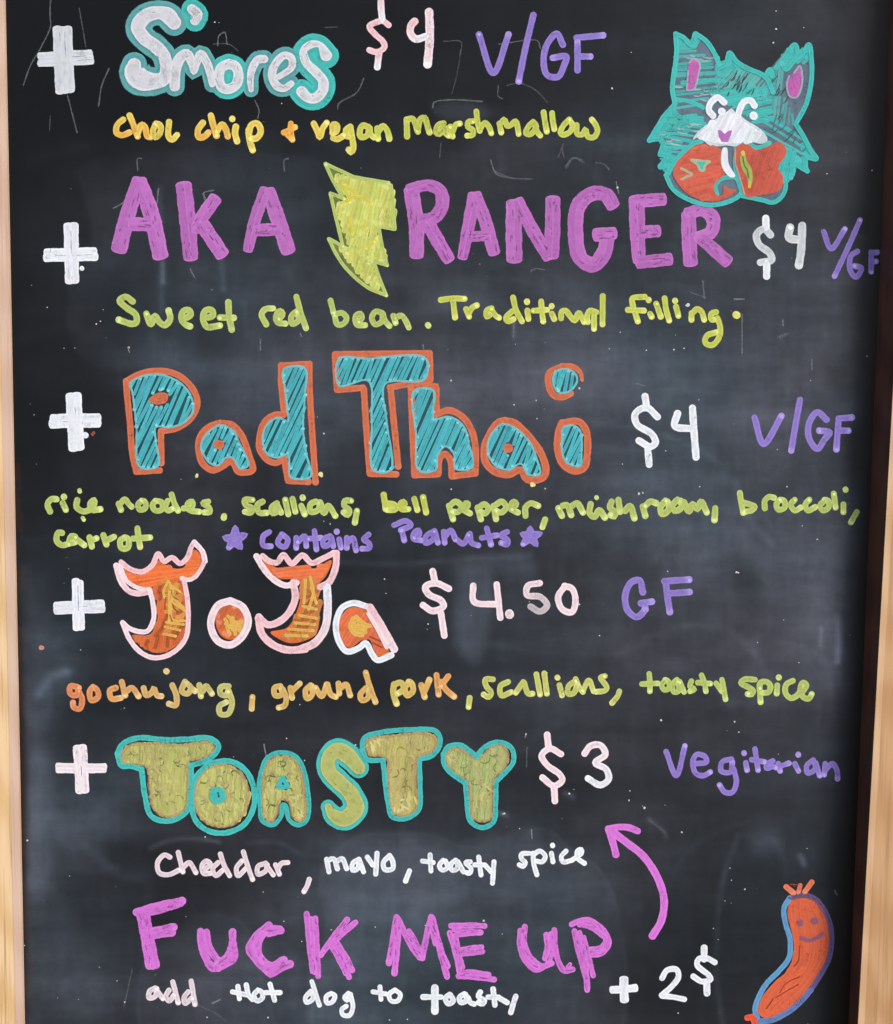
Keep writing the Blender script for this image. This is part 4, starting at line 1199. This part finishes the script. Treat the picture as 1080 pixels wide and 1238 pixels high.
passes('magenta capital P with streaky stem', h3, '628,212 700,178 790,172 880,225 960,320 972,400 910,480 800,500 / 700,215 800,235 880,290 945,350 900,430 795,445 / 652,275 680,420 740,640 / 700,290 740,450 778,800 / 740,335 775,480 828,690 / 735,620 760,720 772,825 / 680,330 720,480 770,620', 48)
T(160, 1175, 5.4)
word('word add in white', 32, '150,105 115,125 110,170 150,160 160,110 / 160,120 200,175; 240,120 220,160 240,190 275,150 / 265,65 285,140 300,200; 365,130 340,165 345,205 390,170 / 385,60 400,150 410,212', col(238, 226, 236))
word('word Hot in white', 31, '690,95 700,175 / 655,130 750,150 / 745,85 760,150 785,180; 820,120 795,150 815,190 850,170 845,130 820,118; 900,80 930,185 / 870,135 965,135', WHITE)
T(350, 1175, 7.714)
word('word dog in white', 42, '200,180 150,240 160,285 220,250 210,190 / 210,90 245,200 280,310; 390,200 345,230 350,290 400,280 425,220 390,200; 550,200 515,240 540,265 570,210 / 575,230 592,330 560,405 500,400 490,350 530,320', WHITE)
word('word to in white', 42, '845,140 855,255 / 780,185 900,205; 980,170 930,210 950,270 1010,270 1035,210 985,168', WHITE)
T(480, 1175, 6.75)
word('lower word toasty in white, thick t', 42, '310,130,58 310,320,58 / 215,205,48 360,205,40; 430,185 395,215 420,260 460,235 435,185; 550,180 510,210 520,250 570,230 560,185 / 580,210 600,250 630,262; 680,165 665,200 715,235 700,260 665,250; 785,140 800,270 / 745,205 830,208; 830,210 900,250 / 970,200 950,260 930,330', WHITE)
T(725, 985, 5.156)
i_ = Ink(); strokes(i_, '72,100 165,170 275,260 365,400 402,530 385,660 330,755', 45, MAGENTA); strokes(i_, '55,88 85,180 102,248', 42, MAGENTA); strokes(i_, '58,88 130,76 190,82 238,102', 40, MAGENTA); i_.build('arrow', None, 'magenta arrow curving up and left to the item above')
plus(725, 985, 5.156, '150,1012 155,1162', '72,1092 228,1080', 38, 32, WHITE, 'small white plus sign before 2 dollars', 1)
T(725, 985, 5.156)
i_ = Ink(); strokes(i_, '390,1018 420,970 480,965 492,1010 450,1070 388,1125', 34, WHITE); strokes(i_, '390,1130 450,1135 528,1150', 32, WHITE)
strokes(i_, '718,920 670,895 620,898 608,935 680,1000 692,1025 640,1040 585,1008', 34, WHITE); strokes(i_, '652,830 652,900 / 668,1040 670,1112', 40, WHITE); i_.build('price_text', None, 'white price 2 dollars with a raised dollar sign')

# --- the cat
RP = lambda s: [tuple(float(a) for a in t.split(',')) + (1.0,) for t in s.split()]
CAT = RP('817,40 826,42 835,48 840,40 853,48 866,66 871,76 878,72 883,62 893,74 910,82 925,90 932,82 946,66 961,52 965,63 979,52 983,72 983,96 977,127 965,149 975,166 988,192 977,193 977,207 961,200 957,215 951,222 946,240 932,247 920,243 897,238 883,246 862,250 833,242 813,229 804,212 808,201 797,202 808,190 796,188 799,172 784,170 797,148 813,129 811,108 814,88 816,66')
i_ = Ink(); i_.poly(CAT, col(108, 128, 146, .95))
for s_ in ('817,40 826,43 835,50 840,40 848,46 842,58 832,60 820,56', '784,170 797,148 813,130 822,140 806,160 800,172', '799,172 812,180 812,190 796,188', '797,202 808,190 818,196 808,212', '866,76 878,72 883,62 893,74 898,84 880,92 868,90', '944,66 961,52 965,64 979,52 982,70 968,72 950,80',
           '958,196 977,207 977,193 988,192 975,168 966,176 972,188', '942,202 957,215 960,200 966,192 950,188', '925,90 932,82 940,78 938,100 930,108'):
    i_.poly(RP(s_), jit(TEAL, .06), smooth=False)
hatch(i_, RP('818,55 840,60 860,75 865,110 850,125 830,165 815,185 800,195 800,155 815,130'), 4, 3.6, 2.6, col(84, 190, 188, .9), jitter=.5, inset=.4, skip=.45, pool=0)
hatch(i_, RP('800,150 850,140 838,175 815,200 803,190'), -8, 4.6, 2.4, TEAL, jitter=.5, inset=.4, pool=0)
hatch(i_, RP('866,92 890,84 925,95 928,120 912,118 870,112'), 50, 3.4, 2.4, col(104, 196, 192, .9), jitter=.4, inset=.4, pool=0)
hatch(i_, RP('858,112 930,108 935,140 915,150 900,138 870,122'), 12, 4.0, 3.4, TEAL, jitter=.4, inset=.4, pool=0)
hatch(i_, RP('935,80 952,70 945,110 958,135 960,150 940,150 930,110'), 84, 4.4, 2.6, STEEL, jitter=.4, inset=.4, pool=0)
hatch(i_, RP('905,140 950,150 975,180 972,196 955,195 945,175 920,160'), -32, 4.6, 2.6, TEAL, jitter=.4, inset=.4, skip=.2, pool=0)
hatch(i_, RP('940,188 960,180 965,198 957,214 950,220 942,205'), 75, 3.8, 4.2, TEAL, jitter=.3, inset=.3, pool=0)
hatch(i_, RP('950,60 960,60 975,60 978,75 950,72'), 40, 3.8, 3.6, TEAL, jitter=.3, inset=.3, pool=0)
for t_ in ('800,149 793,160 787,168 796,167 802,160', '804,182 799,186 809,188', '812,192 802,200 812,205', '812,130 820,140 840,148 852,150', '816,120 835,123 850,130', '868,78 880,78 885,70 892,82', '868,70 868,88 876,92', '825,100 855,97 875,98'):
    i_.stroke([(a, b, 4.6) for a, b, _ in RP(t_)], jit(TEAL, .05))
for (P_, n_, c_) in (('820,60 860,70', 6, (.45, .6, .62, .7)), ('815,110 865,112', 8, (.5, .66, .68, .7)), ('800,170 850,150', 10, (.5, .66, .68, .7)), ('880,100 920,110', 14, (.06, .1, .12, .8)), ('935,100 945,140', 10, (.06, .1, .12, .7)), ('870,110 900,112', 5, (.05, .08, .1, .9)), ('930,150 965,175', 10, (.07, .12, .14, .6)), ('940,70 950,82', 6, (.05, .08, .1, .8))):
    a_ = [(x, y, 26) for x, y, _ in RP(P_)]
    for _ in range(n_):
        t = random.random(); x = a_[0][0] + (a_[1][0] - a_[0][0]) * t + random.uniform(-5, 5); y = a_[0][1] + (a_[1][1] - a_[0][1]) * t + random.uniform(-9, 9)
        an = random.choice((.1, .2, -.1)) if c_[0] > .3 else random.uniform(-1.2, -.6); l_ = random.uniform(5, 14)
        i_.stroke([(x, y, .5), (x + l_ / 2 * math.cos(an), y + l_ / 2 * math.sin(an) + 1, 1.3), (x + l_ * math.cos(an), y + l_ * math.sin(an), .5)], c_, rough=.3)
cat = i_.build('cat_drawing', None, 'teal cat face holding a red fish-shaped cake in its mouth')
i_ = Ink(0.0013)
for t_ in ('817,41 827,46 835,54 838,50 840,42', '841,41 854,50 865,67 870,80', '817,41 818,65 815,88 813,108 816,126', '816,126 802,142 796,152 785,170', '785,170 796,168 802,173 798,186', '798,187 806,188 803,195 798,201', '798,202 811,201 806,211', '870,82 878,76 882,64 890,74 902,82 925,93 935,112', '925,93 931,84 934,92', '938,82 948,70 961,54 964,62 962,72', '962,72 972,62 978,54 981,72 981,96 975,125 962,150', '962,150 972,166 980,182 987,192 975,191 973,200 976,207', '976,207 966,201 959,196 958,205 956,215', '961,72 950,84 945,76'):
    i_.stroke([(a, b, 5.6) for a, b, _ in RP(t_)], jit(TEAL, .05), pool=.1)
for t_ in ('805,212 814,229 834,242 860,248 883,243 896,234 897,224 889,214', '888,214 873,216 865,224 867,235', '808,210 814,198 826,184 840,173 848,171', '890,176 889,200 893,220 898,236', '898,237 912,240 922,242 934,245 945,238 950,225 947,212', '893,175 903,171 912,178 920,178 930,173'):
    i_.stroke([(a, b, 5.2) for a, b, _ in RP(t_)], jit(TEAL, .05), pool=.1)
i_.build('outline', cat)
i_ = Ink(0.0017)
i_.poly(RP('837.6,169.5 843,160 859,148 872,140 880,134 885,131 889,136 892,134 896,140 903,146 915,153 925,162 928,170 921,174 910,172 900,171 890,177 878,176 870,177 858,176 850,170 842,167'), col(220, 232, 240))
hatch(i_, RP('842,166 860,150 885,135 900,146 922,162 915,171 890,174 860,173'), 60, 5, 8, WHITE, jitter=.4, pool=0)
i_.poly(RP('874,179 878.5,178.5 881,198 889,213.4 883,214.4 875,206 872,197.8'), WHITE)
i_.build('muzzle', cat)
i_ = Ink(0.0021)
i_.stroke([(a, b, 7.5) for a, b, _ in RP('875.5,124 867.7,118 859,125 857,133.5 862,140')], WHITE); i_.stroke([(872.5, 135, 8.5)], WHITE); i_.build('eye', cat)
i_ = Ink(0.0021)
i_.stroke([(a, b, 7.5) for a, b, _ in RP('912,127.8 907.3,121.6 900,123 894.5,132 892,141')], WHITE); i_.stroke([(911, 140, 9.5)], WHITE); i_.build('eye', cat)
for P in ('868,157 872,158 876,162 881,158 885,157.5 884,163 880,172 872.5,171.5 869,165',):
    i_ = Ink(0.0021); i_.poly(RP(P), col(188, 110, 196), smooth=False); i_.build('nose', cat)
for P in ('833,76 839,71 846,77 844,92 839,108 831,109 831,98 832,86', '960,88 967,80 970,99 963,118 955,117 951,102 954,92'):
    i_ = Ink(0.0017); i_.poly(RP(P), col(204, 108, 190)); i_.stroke([(a, b, 1.6) for a, b, _ in RP(P)], col(170, 200, 210, .8)); i_.build('inner_ear', cat)
i_ = Ink(0.0017)
i_.poly(RP('847,174 860,178 871,180 872.5,198 876,211 866,219 863,227 868,237 874,235 875,224 880,228 890.5,230 877,240 859,244 835,237 821,224 813.5,210 817,198 825.6,188 838.8,177'), CORAL)
hatch(i_, RP('848,177 870,182 872,205 862,228 858,242 835,236 822,222 816,210 826,190'), 15, 5, 9, col(216, 106, 86), jitter=.2, pool=0)
i_.build('fish_cake', cat, 'front half of the red fish-shaped cake with a squinting face'); fish = i_; i_ = Ink(0.0021)
i_.stroke([(a, b, 2.6) for a, b, _ in RP('824,204 830,207 836.5,211 830,214 824,217')], col(178, 186, 150))
i_.poly(RP('836,193.5 846,194 858,195.5 853,201 851,206 847,206 844,199'), TEAL, smooth=False)
i_.stroke([(a, b, 2.6) for a, b, _ in RP('836,193.5 858,195.5')], col(178, 196, 160)); i_.stroke([(a, b, 2.4) for a, b, _ in RP('858,195.5 852,201 851,206 847,206 843,199 836,194')], col(178, 196, 160))
i_.build('fish_face', cat)
i_ = Ink(0.0017)
i_.poly(RP('900,173 907,176 913,181 930,176 942,171 951,181 947,193 940,201 944,208 946.7,214 946,224 942,230 930,235 918,233 909,239 899,235 894.4,217 888,197 888,180'), CORAL)
hatch(i_, RP('892,180 912,184 942,175 946,185 937,200 944,215 938,230 905,236 894,210'), 70, 5, 9, col(206, 98, 82), jitter=.2, pool=0)
i_.build('fish_cake', cat, 'tail half of the red fish-shaped cake with a green filling slit'); i_ = Ink(0.0021)
i_.stroke([(a, b, 1.4) for a, b, _ in RP('889,181 889,197 895,217 900,235')], col(190, 180, 160, .9))
i_.poly(RP('898,184 901,187 902,192 909,206 909,222 906,227 903,214 897,204 895,190'), col(168, 190, 100))
i_.stroke([(a, b, 1.3) for a, b, _ in RP('898,190 900,200 903,205 905,215')], col(90, 120, 60)); i_.stroke([(898, 184.5, 4), (898.5, 186, 4)], col(224, 206, 90)); i_.stroke([(906.5, 220, 3), (906, 226, 3)], col(214, 196, 90))
i_.build('filling', cat)

# --- smiling sausage
T(890, 1040, 6.253)
i_ = Ink()
sau = '500,285 600,305 675,400 705,560 690,720 605,900 480,1055 350,1155 230,1200 165,1150 190,1050 290,920 400,820 440,700 420,540 388,400 410,310'
i_.poly(pts(sau, 1), col(226, 108, 76))
T(890, 1040, 6.253)
for t_ in ('430,330 440,480 460,600 450,740 400,850 290,960 200,1080 220,1160', '500,310 600,340 650,430 680,560 670,720 590,880 480,1020 360,1120 260,1170', '470,330 480,520 500,640 490,780 420,880 320,990 240,1100', '560,340 620,480 640,620 620,760 540,890 430,1010 320,1110', '520,360 560,520 580,660 550,800 470,900 370,1010 270,1120', '330,1000 420,900 520,820', '300,1060 400,980 500,900'):
    i_.stroke(pts(t_, 44), jit(col(234, 112, 76), .08)[:3] + (.9,), rough=.12)
for t_ in ('480,650 470,760 440,800', '330,1000 380,930 480,880', '300,1040 380,990 470,940', '230,1120 280,1050'):
    i_.stroke(pts(t_, 9), col(160, 66, 44, .7))
sz = i_.build('sausage_drawing', None, 'smiling orange sausage outlined in blue and purple')
i_ = Ink(0.0012)
strokes(i_, '405,285 362,360 372,470 408,600 400,735 325,835 235,925 172,1030 142,1130 160,1185', 38, col(104, 164, 214), rough=.03)
strokes(i_, '410,283 500,262 595,290 668,380 712,490 722,610 700,745 635,870 560,985', 38, col(128, 100, 138, .72), col(112, 108, 164, .85), rough=.03)
strokes(i_, '565,980 465,1090 355,1168 255,1212 180,1215', 42, col(112, 126, 188), col(98, 142, 196), rough=.03); i_.build('outline', sz)
i_ = Ink(0.0012); strokes(i_, '378,200 432,245', 40, col(236, 130, 96), pool=.3); strokes(i_, '485,190 472,240', 32, col(236, 130, 96), pool=.3); strokes(i_, '572,165 520,238', 38, col(236, 130, 96), pool=.3); strokes(i_, '410,182 480,185', 8, col(190, 80, 60, .6)); i_.build('sausage_knot', sz)
i_ = Ink(0.0012); strokes(i_, '85,1190 140,1185 175,1240 / 130,1200 150,1260', 44, col(236, 96, 66)); i_.build('sausage_knot', sz)
FC = col(146, 104, 138, .8)
for t_ in ('470,465 487,455 500,470 487,488 470,470', '575,455 592,440 612,452 597,472 577,458'):
    i_ = Ink(0.0018); i_.stroke(pts(t_, 20), FC); i_.build('eye', sz)
i_ = Ink(0.0018); strokes(i_, '498,585 555,605 610,585 652,555', 27, FC); i_.build('mouth', sz)

# ------------------------------------------------------------------ traces of older chalk and flecks of dust
gh = Ink(0.0001)
GC = (0.30, 0.32, 0.36)


def ghost(txt, w, a):
    if w >= 12: return
    for p in txt.split('/'):
        P = pts(p, w * .62)
        gh.stroke(P, GC + (a * .85,), rough=.3)


T(0, 0, 3)
ghost('184,-10 182,60 184,95 150,170 110,240 85,310', 5, .40); ghost('288,30 300,100 312,170', 4, .3); ghost('395,250 370,310 358,385', 6, .38); ghost('245,345 262,410 280,480', 5, .35)
ghost('183,420 180,475', 4, .2); ghost('790,165 795,130 815,118 825,160', 5, .5); ghost('775,160 830,160 865,185', 4, .25); ghost('925,365 940,400 935,430', 5, .4); ghost('500,620 500,575 515,575', 5, .4); ghost('1032,620 1032,580 1045,575', 5, .4)
T(360, 0, 3)
ghost('240,285 215,335 150,375 145,395', 6, .35); ghost('490,390 495,372 560,362 670,368', 6, .42); ghost('530,150 592,152 590,200', 4, .25); ghost('592,180 580,260 560,340', 4, .16); ghost('728,310 728,350 742,358', 5, .3); ghost('760,310 805,302 860,325 905,370', 5, .22)
ghost('730,160 765,155 870,148 880,175', 4, .4); ghost('100,100 145,98', 5, .2); ghost('700,580 715,620 760,640', 5, .3); ghost('975,610 1000,575 1040,590', 5, .25); ghost('520,520 515,570', 4, .25); ghost('965,520 945,570', 4, .25)
T(0, 180, 3)
ghost('412,215 440,200 470,180', 5, .5); ghost('575,145 570,200', 6, .5); ghost('583,150 590,250 585,400 590,560', 14, .10); ghost('745,185 740,160 775,150', 6, .55); ghost('690,435 708,470', 5, .45); ghost('800,400 812,470 810,520', 16, .16); ghost('590,400 590,470', 16, .22)
T(360, 180, 3)
ghost('700,40 720,90 770,105 850,110', 5, .35); ghost('970,65 1000,32 1030,40', 4, .35); ghost('960,0 965,30', 4, .3); ghost('845,445 860,435 895,438', 5, .4); ghost('785,630 782,680', 8, .3)
T(720, 180, 3)
ghost('390,480 395,540', 8, .35); ghost('345,520 400,540', 4, .3); ghost('505,545 540,545', 7, .6); ghost('532,600 532,740', 7, .38); ghost('75,120 85,160', 6, .5); ghost('0,50 30,55 50,75', 4, .3); ghost('680,620 680,640', 8, .45); ghost('670,690 700,670', 8, .2)
T(720, 400, 3); ghost('785,105 785,140', 7, .4); ghost('145,190 180,200', 4, .35); ghost('660,25 690,10', 6, .3)
T(0, 400, 3); ghost('945,30 945,70', 4, .55); ghost('465,60 470,78', 6, .8)
T(360, 400, 3); ghost('455,50 457,75', 5, .6); ghost('10,10 15,20', 5, .5)
T(360, 860, 3); ghost('830,80 825,95', 5, .6); ghost('832,130 830,200', 5, .25); ghost('848,430 850,460', 6, .8); ghost('975,295 995,300', 14, .35); ghost('735,370 760,372', 14, .3)
T(0, 860, 3); ghost('958,120 965,160', 5, .7); ghost('1040,190 1035,180', 5, .6)
T(0, 1038, 3); ghost('770,525 798,512', 6, .7); ghost('480,400 465,470 450,540', 5, .22); ghost('715,530 780,560 820,590', 4, .22)
T(720, 860, 3); ghost('740,520 752,555', 12, .3); ghost('868,650 876,665', 6, .3); ghost('195,395 255,440', 8, .15)
gh.build('old_chalk_mark', None, 'faint leftover strokes of earlier writing')['kind'] = 'stuff'

fl = Ink(0.0001)


def fleck(x, y, r, c=(0.72, 0.74, 0.78, .9)):
    r = max(.05, r - .25)
    a = random.uniform(0, 3.1)
    fl.stroke([(x, y, r * 2), (x + math.cos(a) * r * .8, y + math.sin(a) * r * .8, r * 1.5)], c, rough=.5)


FL = [(0, 0, 3, '780,80,2 795,82,1.5 1022,375,1.5'), (0, 180, 3, '258,145,1 172,575,1.2 375,583,1.2 350,635,1.6 365,625,1.6 115,495,.8'), (0, 400, 3, '233,63,1 272,62,1.2 110,265,1 133,483,1 657,538,1.3 715,523,2.4 290,580,1.6 468,60,1.6'),
      (360, 400, 3, '95,372,2 790,48,1 785,268,1.4 865,252,1.3 868,318,1.6 895,283,1 1022,208,2 557,180,2 545,68,1 557,574,2 898,572,2 852,560,2.2 85,522,2 118,700,1.4 20,607,2.4 95,690,1.2 848,560,1.6 72,312,1'),
      (720, 400, 3, '50,65,1.4 185,70,1.4 285,68,1.6 322,63,1.8 255,435,1.2 378,565,1.2 158,590,3 172,587,2 695,565,1.6 98,483,1 780,180,1.2 985,92,1 805,755,1.2 750,707,1 375,250,1.2 660,430,1.4 5,605,2'),
      (0, 640, 3, '243,102,1 250,143,1 150,430,1.6 293,437,1 452,648,1 233,195,.8'), (360, 640, 3, '315,180,1.4 320,232,1.8 473,343,1.8 470,362,1 8,635,1.4 1022,272,1.6 840,262,1.4 905,520,1'),
      (720, 640, 3, '262,152,1.2 512,155,2 518,157,1.6 683,328,1.4 588,410,1 738,483,1.2 805,37,1.2 238,692,2.4 505,697,1.8 15,385,1.4'), (0, 860, 3, '745,455,1.8 1040,98,1.2 253,597,1.2 955,655,1.2 848,165,1.2 62,217,.8 100,468,1.8'),
      (360, 860, 3, '210,122,1.6 25,178,1.4 805,425,1.2 828,82,2 985,298,2.4 750,370,2 745,372,1.6'), (720, 860, 3, '238,32,2.2 505,38,1.8 520,75,1.8 478,70,1 125,288,1.2 122,322,2.2 178,350,2.4 170,343,1.6 252,340,1.2 313,438,2.2 488,568,1.4 493,612,1.8 542,645,1.8 470,687,1.6 492,695,1.2 663,155,1 767,497,1.2'),
      (0, 1038, 3, '752,575,1.8 973,576,1.6 1030,227,1.4 90,315,1.4 285,510,.8 675,210,1 425,443,1 210,505,.8 453,520,1.5'), (360, 1038, 3, '122,258,1.6 282,248,1.2 742,273,1.6 333,585,1.8 398,583,1.6 675,225,2 463,242,1.4 15,300,1'), (720, 1038, 3, '428,253,1.4 300,560,1.4 445,293,1 770,600,1'),
      (720, 0, 3, '655,40,1.6 655,105,2.4 645,155,1.6 755,100,1.6 60,320,2.2 130,190,1 840,630,1.6 1003,618,1.4 80,680,2'), (720, 180, 3, '335,570,2.4 90,665,1.4 290,675,1.2')]
for x0, y0, s_, t_ in FL:
    for q in t_.split():
        a, b, r_ = (float(z) for z in q.split(','))
        fleck(x0 + a / s_, y0 + b / s_, r_ * .42)
fleck(238.5, 574, 2.6, (.85, .85, .35, .95)); fleck(388, 573.5, 2.4, (.85, .85, .35, .95)); fleck(644, 586, 2.4, (.9, .85, .3, .95)); fleck(50, 783, 2.2, (.75, .3, .2, .8))
fleck(832, 368.5, 2.8)
for k in range(90):                          # fine dust
    x, y = random.uniform(30, 1040), random.uniform(0, 1238)
    fleck(x, y, random.choice((.35, .4, .5, .6)), (0.5, 0.52, 0.56, random.uniform(.15, .5)))
fl.build('chalk_fleck', None, 'tiny flecks and splatters of dried marker paint')['kind'] = 'stuff'
